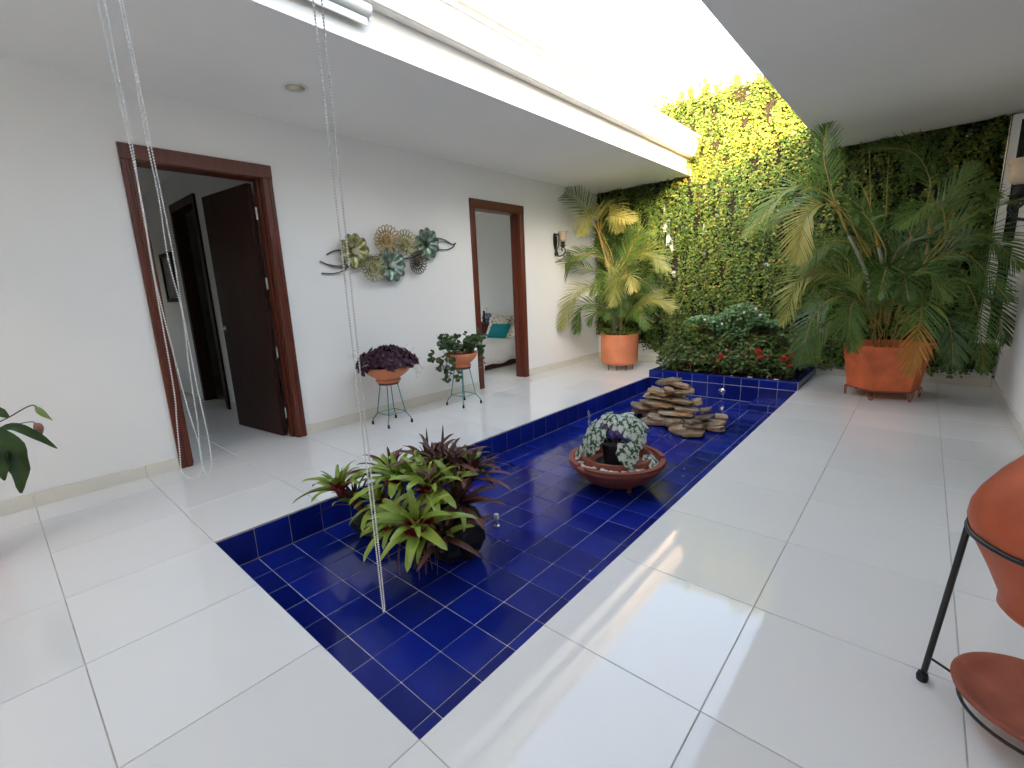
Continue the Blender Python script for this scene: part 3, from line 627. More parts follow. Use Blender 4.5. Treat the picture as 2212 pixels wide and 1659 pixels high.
def big_flower(y, z, r, d, m, disc, n=10, rot=0):
    f = bpy.data.objects.new('petal_flower', None); link(f, art); f.location = (d, *A(y, z)); f.rotation_euler = (0, R(random.uniform(-5, 5)), R(random.uniform(-6, 6)))
    pm = petal_mesh(r-.02, r*.50).mesh('petal', M[m], True, fix=False)
    for i in range(n):
        o = inst('petal', pm, f, ((.006 if i % 2 else 0), 0, 0), (2*math.pi*i/n+rot, 0, 0)); 
        sm = o.modifiers.new('thick', 'SOLIDIFY'); sm.thickness = .0025
        # raised rim and inner arch of every petal
    rim = MB()
    for i in range(n):
        a = 2*math.pi*i/n+rot
        for s_, rr in ((1, .0035), (.66, .0025)):
            pts = []
            for k_ in range(13):
                th = math.pi*(k_/12)-math.pi/2; px = (r*.72+r*.27*s_*math.cos(th)); pz = r*.235*s_*math.sin(th)
                pts.append((.046+(.006 if i % 2 else 0)-.0*s_, px, pz))
            pts = [(x, py*math.cos(a)-pz*math.sin(a), py*math.sin(a)+pz*math.cos(a)) for x, py, pz in pts]
            rim.tube(pts, rr, 5)
        for k_ in (-1, 1): 
            p0 = (.02, .02, k_*.006); p1 = (.05, r*.72, k_*r*.05)
            rim.tube([(p0[0], p0[1]*math.cos(a)-p0[2]*math.sin(a), p0[1]*math.sin(a)+p0[2]*math.cos(a)), (p1[0], p1[1]*math.cos(a)-p1[2]*math.sin(a), p1[1]*math.sin(a)+p1[2]*math.cos(a))], .002, 4)
    rim.obj('petal_rim', M['bronze'], f, True)
    if disc: 
        MB().tube([(.045, 0, 0), (.082, 0, 0)], .034, 28).obj('mirror_disc', M['mirror'], f, 'auto')
    else: MB().tube([(.02, 0, 0), (.068, 0, 0)], .018, 12).obj('centre_knob', M['bronze'], f, 'auto')
def disc_flower(y, z, r, d, m, n=20, rims=(1, .72)):
    f = bpy.data.objects.new('filigree_flower', None); link(f, art); f.location = (d, *A(y, z)); f.rotation_euler = (0, R(random.uniform(-8, 8)), R(random.uniform(-8, 8)))
    q = MB()
    for ring, (ri, ro, nn) in enumerate(((.50, .98, n), (.22, .60, n*3//4), (.0, .28, n//2))):
        for i in range(nn):
            a = 2*math.pi*(i+.5*ring)/nn; w = math.pi*(ri+ro)/2/nn*r*.82
            pts = []
            for k_ in range(9):
                th = 2*math.pi*k_/9; lx = (ri+ro)/2*r+(ro-ri)/2*r*math.cos(th); lz = w*math.sin(th)*(1.2 if math.cos(th) > 0 else .8)
                pts.append((.02-.028*(lx/r)**2*-1+.006*ring, lx*math.cos(a)-lz*math.sin(a), lx*math.sin(a)+lz*math.cos(a)))
            q.tube(pts, r*.034, 4, cap=False, close=True)
    q.obj('filigree_petals', M[m], f, True); 
    q = MB(); nseg = 24; v = [(.012, 0, 0)]
    for rr, x in ((.2, .012), (.36, .018)): 
        v += [(x, r*rr*math.cos(2*math.pi*i/nseg), r*rr*math.sin(2*math.pi*i/nseg)) for i in range(nseg)]
    fc = [(0, 1+i, 1+(i+1) % nseg) for i in range(nseg)]+[(1+i, 1+nseg+i, 1+nseg+(i+1) % nseg, 1+(i+1) % nseg) for i in range(nseg)]
    q.add(v, fc).obj('backing_disc', M['bronze'] if m != 'gold' else M['gold'], f, fix=False)
big_flower(1.905, 1.707, .172, .03, 'olive', True, rot=.15)
disc_flower(2.285, 1.835, .150, .055, 'gold')
disc_flower(2.53, 1.805, .145, .045, 'olive')
big_flower(2.805, 1.812, .175, .04, 'verdi', False, rot=.3)
disc_flower(2.08, 1.548, .142, .075, 'olive')
big_flower(2.316, 1.577, .175, .035, 'verdi', True, rot=0)
disc_flower(2.645, 1.612, .13, .06, 'bronze')

# ---------------------------------------------------------------- plant stools and their pots
def stool(loc, label, h=.44):
    t = thing('plant_stool', label, 'plant stand', loc, 0, 'turquoise wire plant stands by the left wall')
    for sx, sy in ((-1, -1), (1, -1), (1, 1), (-1, 1)):
        c = [(sx*.060, sy*.060, h-.02), (sx*.098, sy*.098, .125), (sx*.104, sy*.104, .105), (sx*.130, sy*.130, .06), (sx*.137, sy*.137, .035), (sx*.138, sy*.138, .02)]
        l = MB().tube(bez(c, 16), .0052, 8).obj('leg', M['teal'], t, True)
        MB().lathe([(0, 0), (.0125, 0), (.0105, .034), (0, .036)], 12, c=(sx*.138, sy*.138, 0)).obj('rubber_foot', M['rubber'], l, 'auto')
    q = MB(); c = [(-.1, -.1, .118), (.1, -.1, .118), (.1, .1, .118), (-.1, .1, .118)]
    for i in range(4): q.tube([c[i], c[(i+1) % 4]], .0035, 6)
    q.obj('stretcher', M['teal'], t)
    MB().lathe([(0, h-.022), (.098, h-.022), (.102, h-.016), (.102, h-.004), (.098, h), (0, h)], 32).obj('seat', M['seatwood'], t, 'auto')
    return t
st1 = stool((-1.146, 1.948, 0), 'turquoise wire stand under the purple leaved bowl', .43)
st2 = stool((-1.094, 2.892, 0), 'turquoise wire stand nearer the bedroom door, under the round leaved plant', .44)
def bowl_pot(name, label, loc, R_, h, br, m='terra', rim=.03, group='terracotta bowls on the wire stands'):
    t = thing(name, label, 'plant pot', loc, group=group)
    k = R_/h
    prof = [(0, 0), (br, 0), (br*1.12, .012), (br*1.12, .022), (br*1.02, .035), (br*1.08, .045)]
    for i in range(1, 8):
        u = i/8; prof.append((br*1.08+(R_-br*1.08)*math.sin(u*math.pi/2)**.9, .045+(h-.045)*u))
    prof += [(R_, h), (R_*.985, h+.006), (R_*.955, h), (R_*.90, h-.03), (0, h-.035)]
    MB().lathe(prof, 40, wob=.004).obj('bowl', M[m], t, 'auto')
    MB().lathe([(0, h-.03), (R_*.91, h-.026)], 24).obj('soil', M['soil'], t)
    return t
# saucers are part of the pots in view
p1 = bowl_pot('terracotta_bowl', 'wide terracotta bowl holding the dark purple shamrock, on the left stand', (-1.146, 1.948, .43), .228, .155, .11, 'terra')
p2 = bowl_pot('terracotta_bowl', 'smaller terracotta bowl holding the round leaved plant, by the bedroom door', (-1.094, 2.892, .44), .185, .155, .095, 'terra')

# purple shamrock (three fan-shaped leaflets per leaf)
ox = thing('purple_shamrock', 'dense dark purple leaved plant filling the left terracotta bowl', 'plant', (-1.146, 1.948, .56))
def tri_leaf(s=1):
    q = MB()
    for k_ in range(3):
        a = 2*math.pi*k_/3; c, s_ = math.cos(a), math.sin(a)
        pts = [(0, 0, 0), (-.55, .85, .10), (0, .78, -.10), (.55, .85, .10), (-.3, .4, .04), (.3, .4, .04)]
        q.add([(x*c-y*s_, x*s_+y*c, z-.18*y) for x, y, z in pts], [(0, 4, 2), (4, 1, 2), (0, 2, 5), (5, 2, 3)])
    return q
oxm = tri_leaf().mesh('leaf', M['oxal'], True, fix=False)
sq = MB()
for i in range(230):
    a = random.uniform(0, 2*math.pi); rr = .30*math.sqrt(random.random()); el = random.random()
    x, y = rr*math.cos(a), rr*math.sin(a)*1.05
    z = .17*(1-(rr/.33)**2)*(.45+.55*el)+.055-(.07 if rr > .27 and x < .1 else 0)*random.random()
    
    n = Vector((x*1.6, y*1.6, .16+.1*random.random())).normalized()
    rot = n.to_track_quat('Z', 'Y').to_matrix() @ Matrix.Rotation(random.uniform(0, 6), 3, 'Z')
    inst('leaf', oxm, ox, (x, y, z), rot, random.uniform(.044, .068))
    sq.tube([(x*.25, y*.25, -.01), (x*.7, y*.7, z*.7), (x, y, z)], .0011, 3)
sq.obj('stalks', mat('purple_stalk', (.12, .05, .07), .5), ox, kind='stuff')
wq = MB()
for i in range(46):
    a = random.uniform(0, 2*math.pi); x, y = .20*math.cos(a), .20*math.sin(a)
    L = random.uniform(.12, .2); zz = random.uniform(.05, .2) if i % 2 else random.uniform(-.12, 0)
    P = bez([(x, y, 0), (x*1.4, y*1.4, .06+zz*.5), (x*(1+L*4), y*(1+L*4), zz)], 6); wq.tube(P, .0009, 3)
    for k_ in range(3): wq.tube([P[-1], P[-1]+Vector((random.uniform(-.02, .02), random.uniform(-.02, .02), random.uniform(-.015, .02)))], .0009, 3)
wq.obj('dry_flower_stalks', mat('straw_stalk', (.42, .36, .18), .7), ox, kind='stuff')

# round leaved plant
pp = thing('baby_rubber_plant', 'sprawling plant with glossy round green leaves, one tuft in front of the bedroom door', 'plant', (-1.094, 2.892, .57))
def round_leaf():
    q = MB(); v = [(0, 0, 0)]; n = 9
    for i in range(n):
        a = -math.pi/2+2*math.pi*(i+.5)/n; v.append((.46*math.cos(a), .5+.5*math.sin(a), .06*math.cos(2*a)))
    v.append((0, .5, -.07)); return q.add(v, [(0, n, 10), (0, 10, 1)]+[(10, i, i+1) for i in range(1, n)][::-1]+[(0, 10, n)][:0])
rlm = round_leaf().mesh('leaf', M['pepe'], True, fix=False)
sq = MB(); nl = 0
shoots = []
for i in range(15):
    a = i/15*2*math.pi+random.uniform(-.2, .2); shoots.append([(0.05*math.cos(a), .05*math.sin(a), 0), (.12*math.cos(a), .13*math.sin(a), random.uniform(.06, .12)), (random.uniform(.16, .23)*math.cos(a), random.uniform(.18, .28)*math.sin(a), random.uniform(.12, .24))])
shoots += [[(0, -.06, 0), (.03, -.16, .08), (.04, -.27, .16), (.03, -.33, .25)], [(0, -.08, 0), (.05, -.22, .06), (.06, -.36, .03), (.05, -.46, .02), (.05, -.45, .10)],
           [(0, -.1, 0), (.08, -.2, .03), (.10, -.24, -.10), (.1, -.30, -.22), (.08, -.34, -.20)], [(0, -.08, 0), (.1, -.16, .02), (.12, -.2, -.1), (.12, -.16, -.2), (.12, -.20, -.23)],
           [(0, .08, 0), (.05, .2, .03), (.08, .26, -.06), (.08, .22, -.16)], [(0, .08, 0), (.05, .18, .08), (.06, .27, .05), (.06, .3, 0)], [(0, .08, 0), (.03, .16, .10), (.04, .22, .2), (.04, .25, .27)], [(0, .1, 0), (.03, .2, .08), (.05, .27, .14), (.05, .29, .19)],
           [(0, -.1, 0), (.06, -.25, .02), (.08, -.38, -.04), (.08, -.43, -.08)], [(0, -.1, 0), (.08, -.22, 0), (.1, -.32, -.06), (.1, -.35, -.12)]]
for P in shoots:
    C = bez(P, 14); sq.tube(C, .0024, 5)
    for k_ in range(4, 15, 1):
        if nl > 270 or (k_ < 6 and random.random() < .4): continue
        p = C[k_]; d = (C[k_]-C[k_-1]).normalized(); side = d.cross(Vector((random.uniform(-1, 1), random.uniform(-1, 1), .4))).normalized()*(1 if k_ % 2 else -1)
        yv = (side+d*.5+Vector((.25, 0, .15))).normalized(); nv = (Vector((.5, -.35, .75))+Vector([random.uniform(-.5, .5) for _ in range(3)])).normalized()
        xv = yv.cross(nv).normalized(); zv = xv.cross(yv)
        inst('leaf', rlm, pp, p, Matrix((xv, yv, zv)).transposed(), random.uniform(.046, .074)*(1 if k_ < 13 else .8)); nl += 1
sq.obj('stems', mat('green_stem', (.10, .13, .05), .5), pp)

# ---------------------------------------------------------------- floating rock stack
ROCKS = [(.764, 4.2, .21, .305, .07, 15), (.928, 4.15, .194, .209, .06, -8), (.708, 4.1, .113, .307, .06, -8), (.846, 4.0, .164, .113, .05, -25), (.951, 4.15, .128, .282, .06, 6), (.704, 4.15, .048, .397, .045, 0), (.676, 4.1, -.005, .224, .04, -6), (.968, 4.05, .041, .272, .05, 0), (.74, 4.05, -.017, .501, .04, -3), (1.068, 4.2, .014, .124, .1, 20), (.748, 4.05, -.071, .219, .04, 0), (1.026, 4.0, -.022, .281, .045, -3), (.552, 4.05, -.075, .363, .05, -8), (.956, 3.95, -.063, .403, .04, 0), (.474, 4.1, -.145, .221, .06, 0), (.884, 3.9, -.112, .438, .06, -2), (.771, 3.88, -.160, .40, .075, 2), (1.227, 3.95, -.076, .217, .07, 22), (1.351, 4.1, -.085, .146, .06, -5), (1.195, 3.8, -.135, .203, .06, 4), (1.344, 3.95, -.156, .198, .07, 6), (1.182, 3.68, -.172, .289, .05, 2), (1.199, 4.05, -.031, .083, .07, 0), (1.193, 4.2, -.054, .064, .05, 0)]
rk = thing('rock_fountain', 'stacked pile of flat brown slate stones standing in the blue pool', 'stone stack', (.9, 4.15, -.2))
def slab(w, dep, th, seed, m='slate'):
    rn = random.Random(seed); n = 11; q = MB(); v = []; L = 4
    out = []
    for i in range(n):
        a = 2*math.pi*(i+rn.uniform(-.3, .3))/n; rr = rn.uniform(.76, 1.10)
        ca, sa = math.cos(a), math.sin(a); e = .75
        out.append((math.copysign(abs(ca)**e, ca)*w/2*rr, math.copysign(abs(sa)**e, sa)*dep/2*rr))
    for l in range(L):
        z = th*(l/(L-1)-.5); 
        for i, (x, y) in enumerate(out):
            k_ = rn.uniform(.86, 1.06) if 0 < l < L-1 else rn.uniform(.80, .99)
            v.append((x*k_, y*k_, z+rn.uniform(-.1, .1)*th+.12*th*math.sin(x*14+seed)))
    f = []
    for l in range(L-1):
        for i in range(n): f.append((l*n+i, l*n+(i+1) % n, (l+1)*n+(i+1) % n, (l+1)*n+i))
    c0 = len(v); v.append((0, 0, -th/2)); v.append((rn.uniform(-.1, .1)*w, 0, th/2+rn.uniform(-.1, .15)*th))
    base = (L-1)*n
    mid = len(v)
    for i in range(n): x, y, z = v[base+i]; v.append((x*.55, y*.55, th/2+rn.uniform(-.12, .18)*th))
    for i in range(n):
        f.append((i, c0, (i+1) % n)); f.append((base+i, base+(i+1) % n, mid+(i+1) % n, mid+i)); f.append((mid+i, mid+(i+1) % n, c0+1))
    return q.add(v, f).obj('stone', M[m], None)
def place_slab(w, dep, th, loc, rot, seed, m='slate', parent=None):
    o = slab(w, dep, th, seed, m); o.parent = parent; o.location = loc; o.rotation_euler = rot; return o
for i, (x, y, z, w, th, t_) in enumerate(ROCKS):
    dep = max(w*.72, .16)*random.uniform(.85, 1.1)
    z = max(z, -.2+th*.5)
    place_slab(w*1.05, dep, th*.62, (x-.9, y+.06-4.15, z+.2), (R(random.uniform(-6, 4)), R(-t_*.8), R(random.uniform(-20, 20))), i+3, parent=rk)
# the hidden core and rear of the stack
k_ = 40
for z, r_ in ((-.165, .36), (-.12, .30), (-.075, .25), (-.03, .21), (.015, .18), (.06, .14), (.10, .12), (.14, .09)):
    for s_ in range(3):
        a = s_*2.1+z*30; place_slab(r_*1.1, r_*.9, .045, (.80-.9+r_*.35*math.cos(a), .16+r_*.35*math.sin(a)-.02, z+.2), (R(random.uniform(-3, 3)), R(random.uniform(-3, 3)), a), k_, parent=rk); k_ += 1
for x, y, z in ((1.22, 4.06, -.165), (1.15, 3.92, -.12), (1.32, 4.04, -.13), (1.06, 3.82, -.165), (.98, 3.85, -.12)):
    place_slab(.22, .2, .055, (x-.9, y-4.15, z+.2), (0, 0, z*40), k_, parent=rk); k_ += 1

# ---------------------------------------------------------------- terracotta basin in the pool
bc = Vector((1.17, 2.335, -.2))
bs = thing('terracotta_basin', 'wide round terracotta basin with a stepped rim standing in the pool', 'planter', bc)
prof = [(0, .018), (.13, .018), (.20, .045), (.27, .092), (.325, .150), (.345, .178), (.352, .186), (.352, .203), (.345, .208), (.318, .208), (.312, .200), (.300, .168), (0, .15)]
MB().lathe(prof, 64, wob=.003).obj('basin', M['terra3'], bs, 'auto')
# raised rim segments with notches between them
for a0, a1 in ((-100, 20), (34, 150), (164, 246)):
    q = MB(); n = 26; v = []; f = []
    for i in range(n+1):
        a = R(a0+(a1-a0)*i/n)
        for r_, z in ((.318, .2085), (.352, .2085), (.354, .222), (.316, .222)): v.append((r_*math.cos(a), r_*math.sin(a), z))
    for i in range(n):
        for k_ in range(4): f.append((i*4+k_, i*4+(k_+1) % 4, (i+1)*4+(k_+1) % 4, (i+1)*4+k_))
    f += [(0, 3, 2, 1), (n*4, n*4+1, n*4+2, n*4+3)]
    q.add(v, f).obj('rim_segment', M['terra3'], bs, 'auto')
MB().lathe([(.235, .155), (.258, .160), (.268, .235), (.262, .245), (.246, .245), (.240, .235), (.225, .17), (0, .165)], 56, wob=.003).obj('inner_dish', M['terra3'], bs, 'auto')
for a in (100, 215, 330): MB().lathe([(0, 0), (.016, 0), (.020, .04), (0, .045)], 12, c=(.17*math.cos(R(a)), .17*math.sin(R(a)), 0)).obj('foot', M['terra3'], bs)
pbm = []
for s_ in range(4):
    q = MB(); rn = random.Random(s_); pr = [(0, -.5), (.6, -.42), (.95, -.1), (1, .1), (.7, .42), (0, .55)]; q.lathe([(r_*.9, z*.62) for r_, z in pr], 8, wob=.08, seed=s_); pbm.append(q.mesh('pebble', M['pebble'], True))
for i in range(120):
    a = random.uniform(0, 2*math.pi) if i > 60 else R(random.uniform(-130, -20))
    rr = random.uniform(.275, .308); s_ = random.uniform(.013, .024)
    inst('pebble', random.choice(pbm), bs, (rr*math.cos(a), rr*math.sin(a), .178+random.uniform(0, .035)), (random.uniform(-.5, .5), random.uniform(-.5, .5), random.uniform(0, 6)), (s_*1.3, s_, s_*.9))
pt = thing('nursery_pot', 'small black plastic pot standing in the terracotta basin', 'plant pot', bc+Vector((.0, -.03, .168)))
MB().lathe([(0, 0), (.075, 0), (.098, .155), (.104, .158), (.104, .172), (.097, .172), (.092, .14), (0, .14)], 32).obj('pot', M['pot'], pt, 'auto')
MB().lathe([(0, .001), (.11, .001), (.135, .022), (.138, .020), (.118, -.003), (0, -.0015)], 32).obj('saucer', M['pot'], pt, 'auto')
cal = thing('silver_leaved_begonia', 'plant with large silver blotched leaves and purple undersides in the pool basin', 'plant', bc+Vector((0, -.03, .31)))
def big_leaf(L, W, cup, droop, seed):
    rn = random.Random(seed); q = MB(); v = []; f = []; n, m_ = 10, 8
    for i in range(n+1):
        t_ = i/n; w = W*math.sin(math.pi*min(1, (t_+.12)/1.12)**.75)**.8*(1+.10*math.sin(i*2.1+seed)); y = L*t_; zc = -droop*t_*t_*L
        if i == n: w = .002
        for k_ in range(m_+1):
            u = k_/m_*2-1; back = -.22*L*abs(u)**1.5*(1-t_)**2
            v.append((u*w/2, y+back*0+(-.12*L*abs(u) if i == 0 else 0), zc+cup*abs(u)**1.3*w+.018*L*math.sin(u*9+i*1.7+seed)*abs(u)))
    for i in range(n):
        for k_ in range(m_): a = i*(m_+1)+k_; f.append((a, a+1, a+m_+2, a+m_+1))
    return q.add(v, f)
cx = bc+Vector((0, -.03, .31))
LV = [((1.16, 2.33, .345), (1.21, 2.22, .28), .13, .11), ((1.12, 2.19, .255), (1.12, 2.11, .15), .11, .085), ((1.02, 2.30, .275), (.93, 2.22, .16), .17, .15), ((1.09, 2.44, .32), (1.02, 2.52, .27), .13, .11), ((1.10, 2.50, .28), (1.16, 2.62, .33), .13, .12), ((1.22, 2.45, .31), (1.33, 2.50, .27), .15, .13), ((1.32, 2.36, .29), (1.40, 2.30, .17), .17, .15),
      ((1.06, 2.17, .22), (1.00, 2.10, .06), .18, .17), ((1.34, 2.16, .20), (1.42, 2.10, .06), .17, .15), ((.92, 2.22, .09), (.85, 2.16, -.04), .13, .10), ((.94, 2.26, .11), (1.01, 2.20, .06), .10, .07),
      ((1.40, 2.40, .06), (1.48, 2.34, .03), .13, .12), ((1.03, 2.38, .22), (.96, 2.30, .08), .15, .14), ((1.25, 2.33, .33), (1.30, 2.24, .24), .14, .12), ((1.12, 2.36, .34), (1.04, 2.30, .31), .12, .12), ((1.30, 2.28, .15), (1.37, 2.20, .02), .14, .12)]
sq = MB()
for i, (a, c, L, W) in enumerate(LV):
    a = Vector(a); c = Vector(c); yd = (c-a).normalized()
    outw = Vector((a.x-cx.x, a.y-cx.y, 0)); nv = (Vector((0, 0, 1.0))+outw*2.2+Vector((.2, -.45, 0))).normalized()
    xv = yd.cross(nv).normalized(); zv = xv.cross(yd)
    o = big_leaf(L*1.05, W*1.08, -.16 if i % 3 else -.26, .28, i).obj('leaf', M['varieg'], cal, True, fix=False)
    o.location = a-cx; o.rotation_euler = Matrix((xv, yd, zv)).transposed().to_euler()
    if i not in (9, 10, 11): sq.tube(bez([Vector((random.uniform(-.03, .03), random.uniform(-.03, .03), -.01)), (a-cx)*.6+Vector((0, 0, .03)), a-cx], 6), .0028, 5)
    else: sq.tube(bez([Vector((0, 0, 0)), (a-cx)*.55+Vector((0, 0, .02)), a-cx], 6), .0025, 5)
sq.obj('leaf_stalks', mat('purple_green_stalk', (.10, .07, .08), .5), cal)
fl = MB(); P = bez([(.0, 0, 0), (-.10, -.02, .02), (-.18, -.02, .06), (-.20, .0, .20)], 12); P = [p+Vector((-.02, 0, .0)) for p in P]
fl.tube(P, .0018, 4)
for k_ in range(7): 
    p = P[-1-k_//2]; fl.tube([p, p+Vector((random.uniform(-.01, .01), 0, .02)), p+Vector((random.uniform(-.012, .02), 0, .04))], .0035, 4)
fl.obj('flower_spike', mat('grey_flower_spike', (.30, .32, .26), .7), cal)
# loose crumbs on the pool floor
for i, (x, y) in enumerate([(1.60, 1.26), (1.52, 2.75), (1.05, 1.22), (1.47, 2.9)]):
    tag(MB().lathe([(0, -.4), (.9, 0), (0, .5)], 7).obj('stone_chip', M['pebblew'], None, False, (x, y, -.195)), ['tiny pale chip on the blue tiles near the front of the basin', 'tiny pale chip behind the basin towards the stone stack', 'tiny pale chip beside the white pipe stub', 'tiny pale chip right of the basin'][i], 'chip').scale = (.006, .005, .006)
# ---------------------------------------------------------------- bromeliads on driftwood
br = thing('bromeliad_clump', 'clump of green and maroon bromeliads on a black stump in the pool', 'bromeliads', (.75, .92, -.2))
def rock_blob(name, rx, ry, rz, loc, m, seed, parent, n=22, l=12, amp=.22):
    v = []; f = []; q = MB()
    for i in range(l+1):
        th = math.pi*i/l
        for k_ in range(n):
            ph = 2*math.pi*k_/n; d = Vector((math.sin(th)*math.cos(ph), math.sin(th)*math.sin(ph), math.cos(th)))
            s_ = 1+amp*noise.noise(d*1.7+Vector((seed, 0, 0)))*2+amp*.5*noise.noise(d*5+Vector((0, seed, 0)))
            v.append((d.x*rx*s_, d.y*ry*s_, d.z*rz*s_))
    for i in range(l):
        for k_ in range(n): f.append((i*n+k_, i*n+(k_+1) % n, (i+1)*n+(k_+1) % n, (i+1)*n+k_))
    return q.add(v, f).obj(name, M[m], parent, 'auto', loc)
rock_blob('stump', .21, .20, .16, (.02, .02, .11), 'blackrock', 1, br)
rock_blob('stump', .10, .11, .14, (.20, .06, .12), 'blackrock', 4, br)
rock_blob('stump', .22, .14, .10, (-.30, .0, .07), 'blackrock', 8, br)
rock_blob('stump', .14, .12, .09, (-.42, -.13, .09), 'blackrock', 9, br)
def brom_leaf(L, W, arch, m, seed, red=False):
    """strap leaf along +y rising in z then arching over"""
    rn = random.Random(seed); n = 11; q = MB(); v = []; f = []; mi = []
    el = rn.uniform(.15, .3); th = arch[0]; p = Vector((0, 0, 0)); st = L/n
    tw = rn.uniform(-.35, .35)
    for i in range(n+1):
        t_ = i/n; w = W*(.62+.38*math.sin(math.pi*min(1, t_*1.25)))*(1 if t_ < .78 else math.sqrt(max(0, 1-((t_-.78)/.225)**2)))
        if i == n: w = W*.05
        ct, s_ = math.cos(th), math.sin(th)
        for k_ in (-1, -.5, 0, .5, 1):
            fold = .22*w*abs(k_)
            v.append((k_*w/2+tw*t_*t_*.05, p.y-fold*s_, p.z+fold*ct+tw*t_*w*k_*.5))
        p = p+Vector((0, ct*st, s_*st)); th = arch[0]+(arch[1]-arch[0])*(t_**1.3)
    for i in range(n):
        for k_ in range(4):
            a = i*5+k_; f.append((a, a+1, a+6, a+5)); mi.append(1 if red and i < 3 else 0)
    q.v = v; q.f = f; q.mi = mi
    return q.mesh('leaf', [M[m], M['broc']], True, fix=False)
LFG = [brom_leaf(.27, .050, (1.0, -.35), 'brog', s_, True) for s_ in range(4)]+[brom_leaf(.25, .050, (.50, -.60), 'brog', s_+4, True) for s_ in range(4)]
LFU = [brom_leaf(.22, .048, (1.35, .6), 'brog', s_+10, True) for s_ in range(3)]
LFM = [brom_leaf(.28, .040, (1.15, -.1), 'brom', s_+20) for s_ in range(4)]+[brom_leaf(.31, .040, (.7, -.45), 'brom', s_+24) for s_ in range(4)]
LFMU = [brom_leaf(.25, .036, (1.4, .9), 'brom', s_+30) for s_ in range(3)]
def rosette(loc, kind, n, size, tilt=(0, 0), heart=False):
    """bromeliad rosette; leaves spiral from upright inner to arching outer"""
    r_ = bpy.data.objects.new('rosette', None); link(r_, br); r_.location = Vector(loc)-Vector((.75, .92, -.2)); r_.rotation_euler = (R(tilt[0]), R(tilt[1]), 0)
    for i in range(n):
        az = i*2.39996+random.uniform(-.15, .15); u = i/n
        if kind == 'g': me = random.choice(LFU if u < .22 else LFG[:4] if u < .55 else LFG[4:])
        else: me = random.choice(LFMU if u < .25 else LFM[:4] if u < .6 else LFM[4:]) if random.random() > .12 else random.choice(LFG)
        s_ = size*(.62+.45*u)*random.uniform(.88, 1.12)
        inst('leaf', me, r_, (.012*math.sin(az)*-1, .012*math.cos(az), .015*(1-u)), (random.uniform(-.12, .12), random.uniform(-.15, .15), az), s_)
    q = MB(); q.lathe([(.008, -.07), (.026, -.01), (.030, .02), (.018, .035), (0, .03)], 12); q.obj('heart', M['broc'] if heart else M['brog' if kind == 'g' else 'brom'], r_, True)
    return r_
rosette((.975, .640, .11), 'g', 22, 1.14, (16, 12), True)
rosette((.86, .81, .22), 'g', 22, 1.14, (8, 10), True)
rosette((.66, .77, .22), 'g', 22, 1.12, (10, -5))
rosette((.335, .58, .17), 'g', 20, .98, (8, -12), True)
rosette((.68, .98, .24), 'm', 22, 1.02, (-5, -3))
rosette((.90, 1.03, .20), 'm', 24, 1.05, (-6, 14))
rosette((.50, .84, .20), 'm', 20, .95, (4, -12))
rosette((.76, 1.16, .22), 'g', 16, .85, (-14, 0))
rosette((.98, .90, .14), 'm', 20, .98, (0, 26))
rosette((.86, 1.12, .22), 'm', 16, .92, (-12, 6))
rosette((.78, .66, .07), 'g', 18, .90, (32, -5))
rosette((.42, .64, .08), 'm', 14, .90, (20, -20))
rosette((.60, .68, .12), 'g', 14, .9, (22, -14))
rosette((.93, .74, .05), 'g', 14, .8, (25, 20))
rosette((.58, 1.05, .20), 'g', 12, .8, (-10, -10))
rosette((1.03, .74, .04), 'm', 14, .8, (10, 35))
rosette((.80, .98, .26), 'm', 18, 1.0, (0, 5))
for P in ([(-.20, .10, .40), (-.19, .13, .55), (-.215, .16, .66)], [(-.12, .14, .40), (-.105, .18, .56), (-.10, .20, .69)]):
    C = bez(P, 9); w = [.014, .016, .017, .017, .016, .014, .012, .009, .006, .001]
    v = []; f = []
    for i, p in enumerate(C):
        for k_ in (-1, 0, 1): v.append((p.x+k_*w[i], p.y+abs(k_)*w[i]*.5, p.z))
    for i in range(9):
        for k_ in range(2): f.append((i*3+k_, i*3+k_+1, i*3+k_+4, i*3+k_+3))
    MB().add(v, f).obj('upright_leaf', M['brom'], br, True, fix=False)
q = MB()
for i in range(16):
    a = random.uniform(-2.4, -.4); x, y = .22*math.cos(a)+.03, .22*math.sin(a)-.06
    q.tube(bez([(x*.8, y*.8, .26), (x*1.1, y*1.1, .2), (x*1.15+random.uniform(-.04, .04), y*1.2, random.uniform(.01, .09))], 6), .002, 4)
q.obj('aerial_roots', mat('dry_root', (.16, .08, .06), .8), br)

# ---------------------------------------------------------------- terracotta jar on its tripod
js = thing('jar_stand', 'black iron tripod stand holding the terracotta jar at the right edge', 'plant stand', (3.14, 1.08, 0))
rg = [(.197*math.cos(a), .197*math.sin(a), .585) for a in [2*math.pi*i/48 for i in range(48)]]
MB().tube(rg, .0075, 8, close=True).obj('ring', M['iron'], js, True)
FE = []
for a in (163, 262, 20):
    a = R(a); top = Vector((.197*math.cos(a), .197*math.sin(a), .58)); ft = Vector((.245*math.cos(a), .245*math.sin(a), .012)); FE.append((top, ft))
    l = MB().tube(bez([top+Vector((0, 0, .008)), top.lerp(ft, .3), top.lerp(ft, .7), ft], 12), .0085, 10).obj('leg', M['iron'], js, True)
    MB().lathe([(0, -.012), (.014, -.012), (.016, .004), (.012, .018), (0, .02)], 14, c=ft).obj('rubber_foot', M['rubber'], l, 'auto')
    m_ = top.lerp(ft, .86); d = Vector((.165*math.cos(a), .165*math.sin(a), .075))
    MB().tube([m_, d], .004, 6).obj('strut', M['iron'], js, True)
MB().tube([(.160*math.cos(a), .160*math.sin(a), .066) for a in [2*math.pi*i/40 for i in range(40)]], .005, 6, close=True).obj('saucer_ring', M['iron'], js, True)
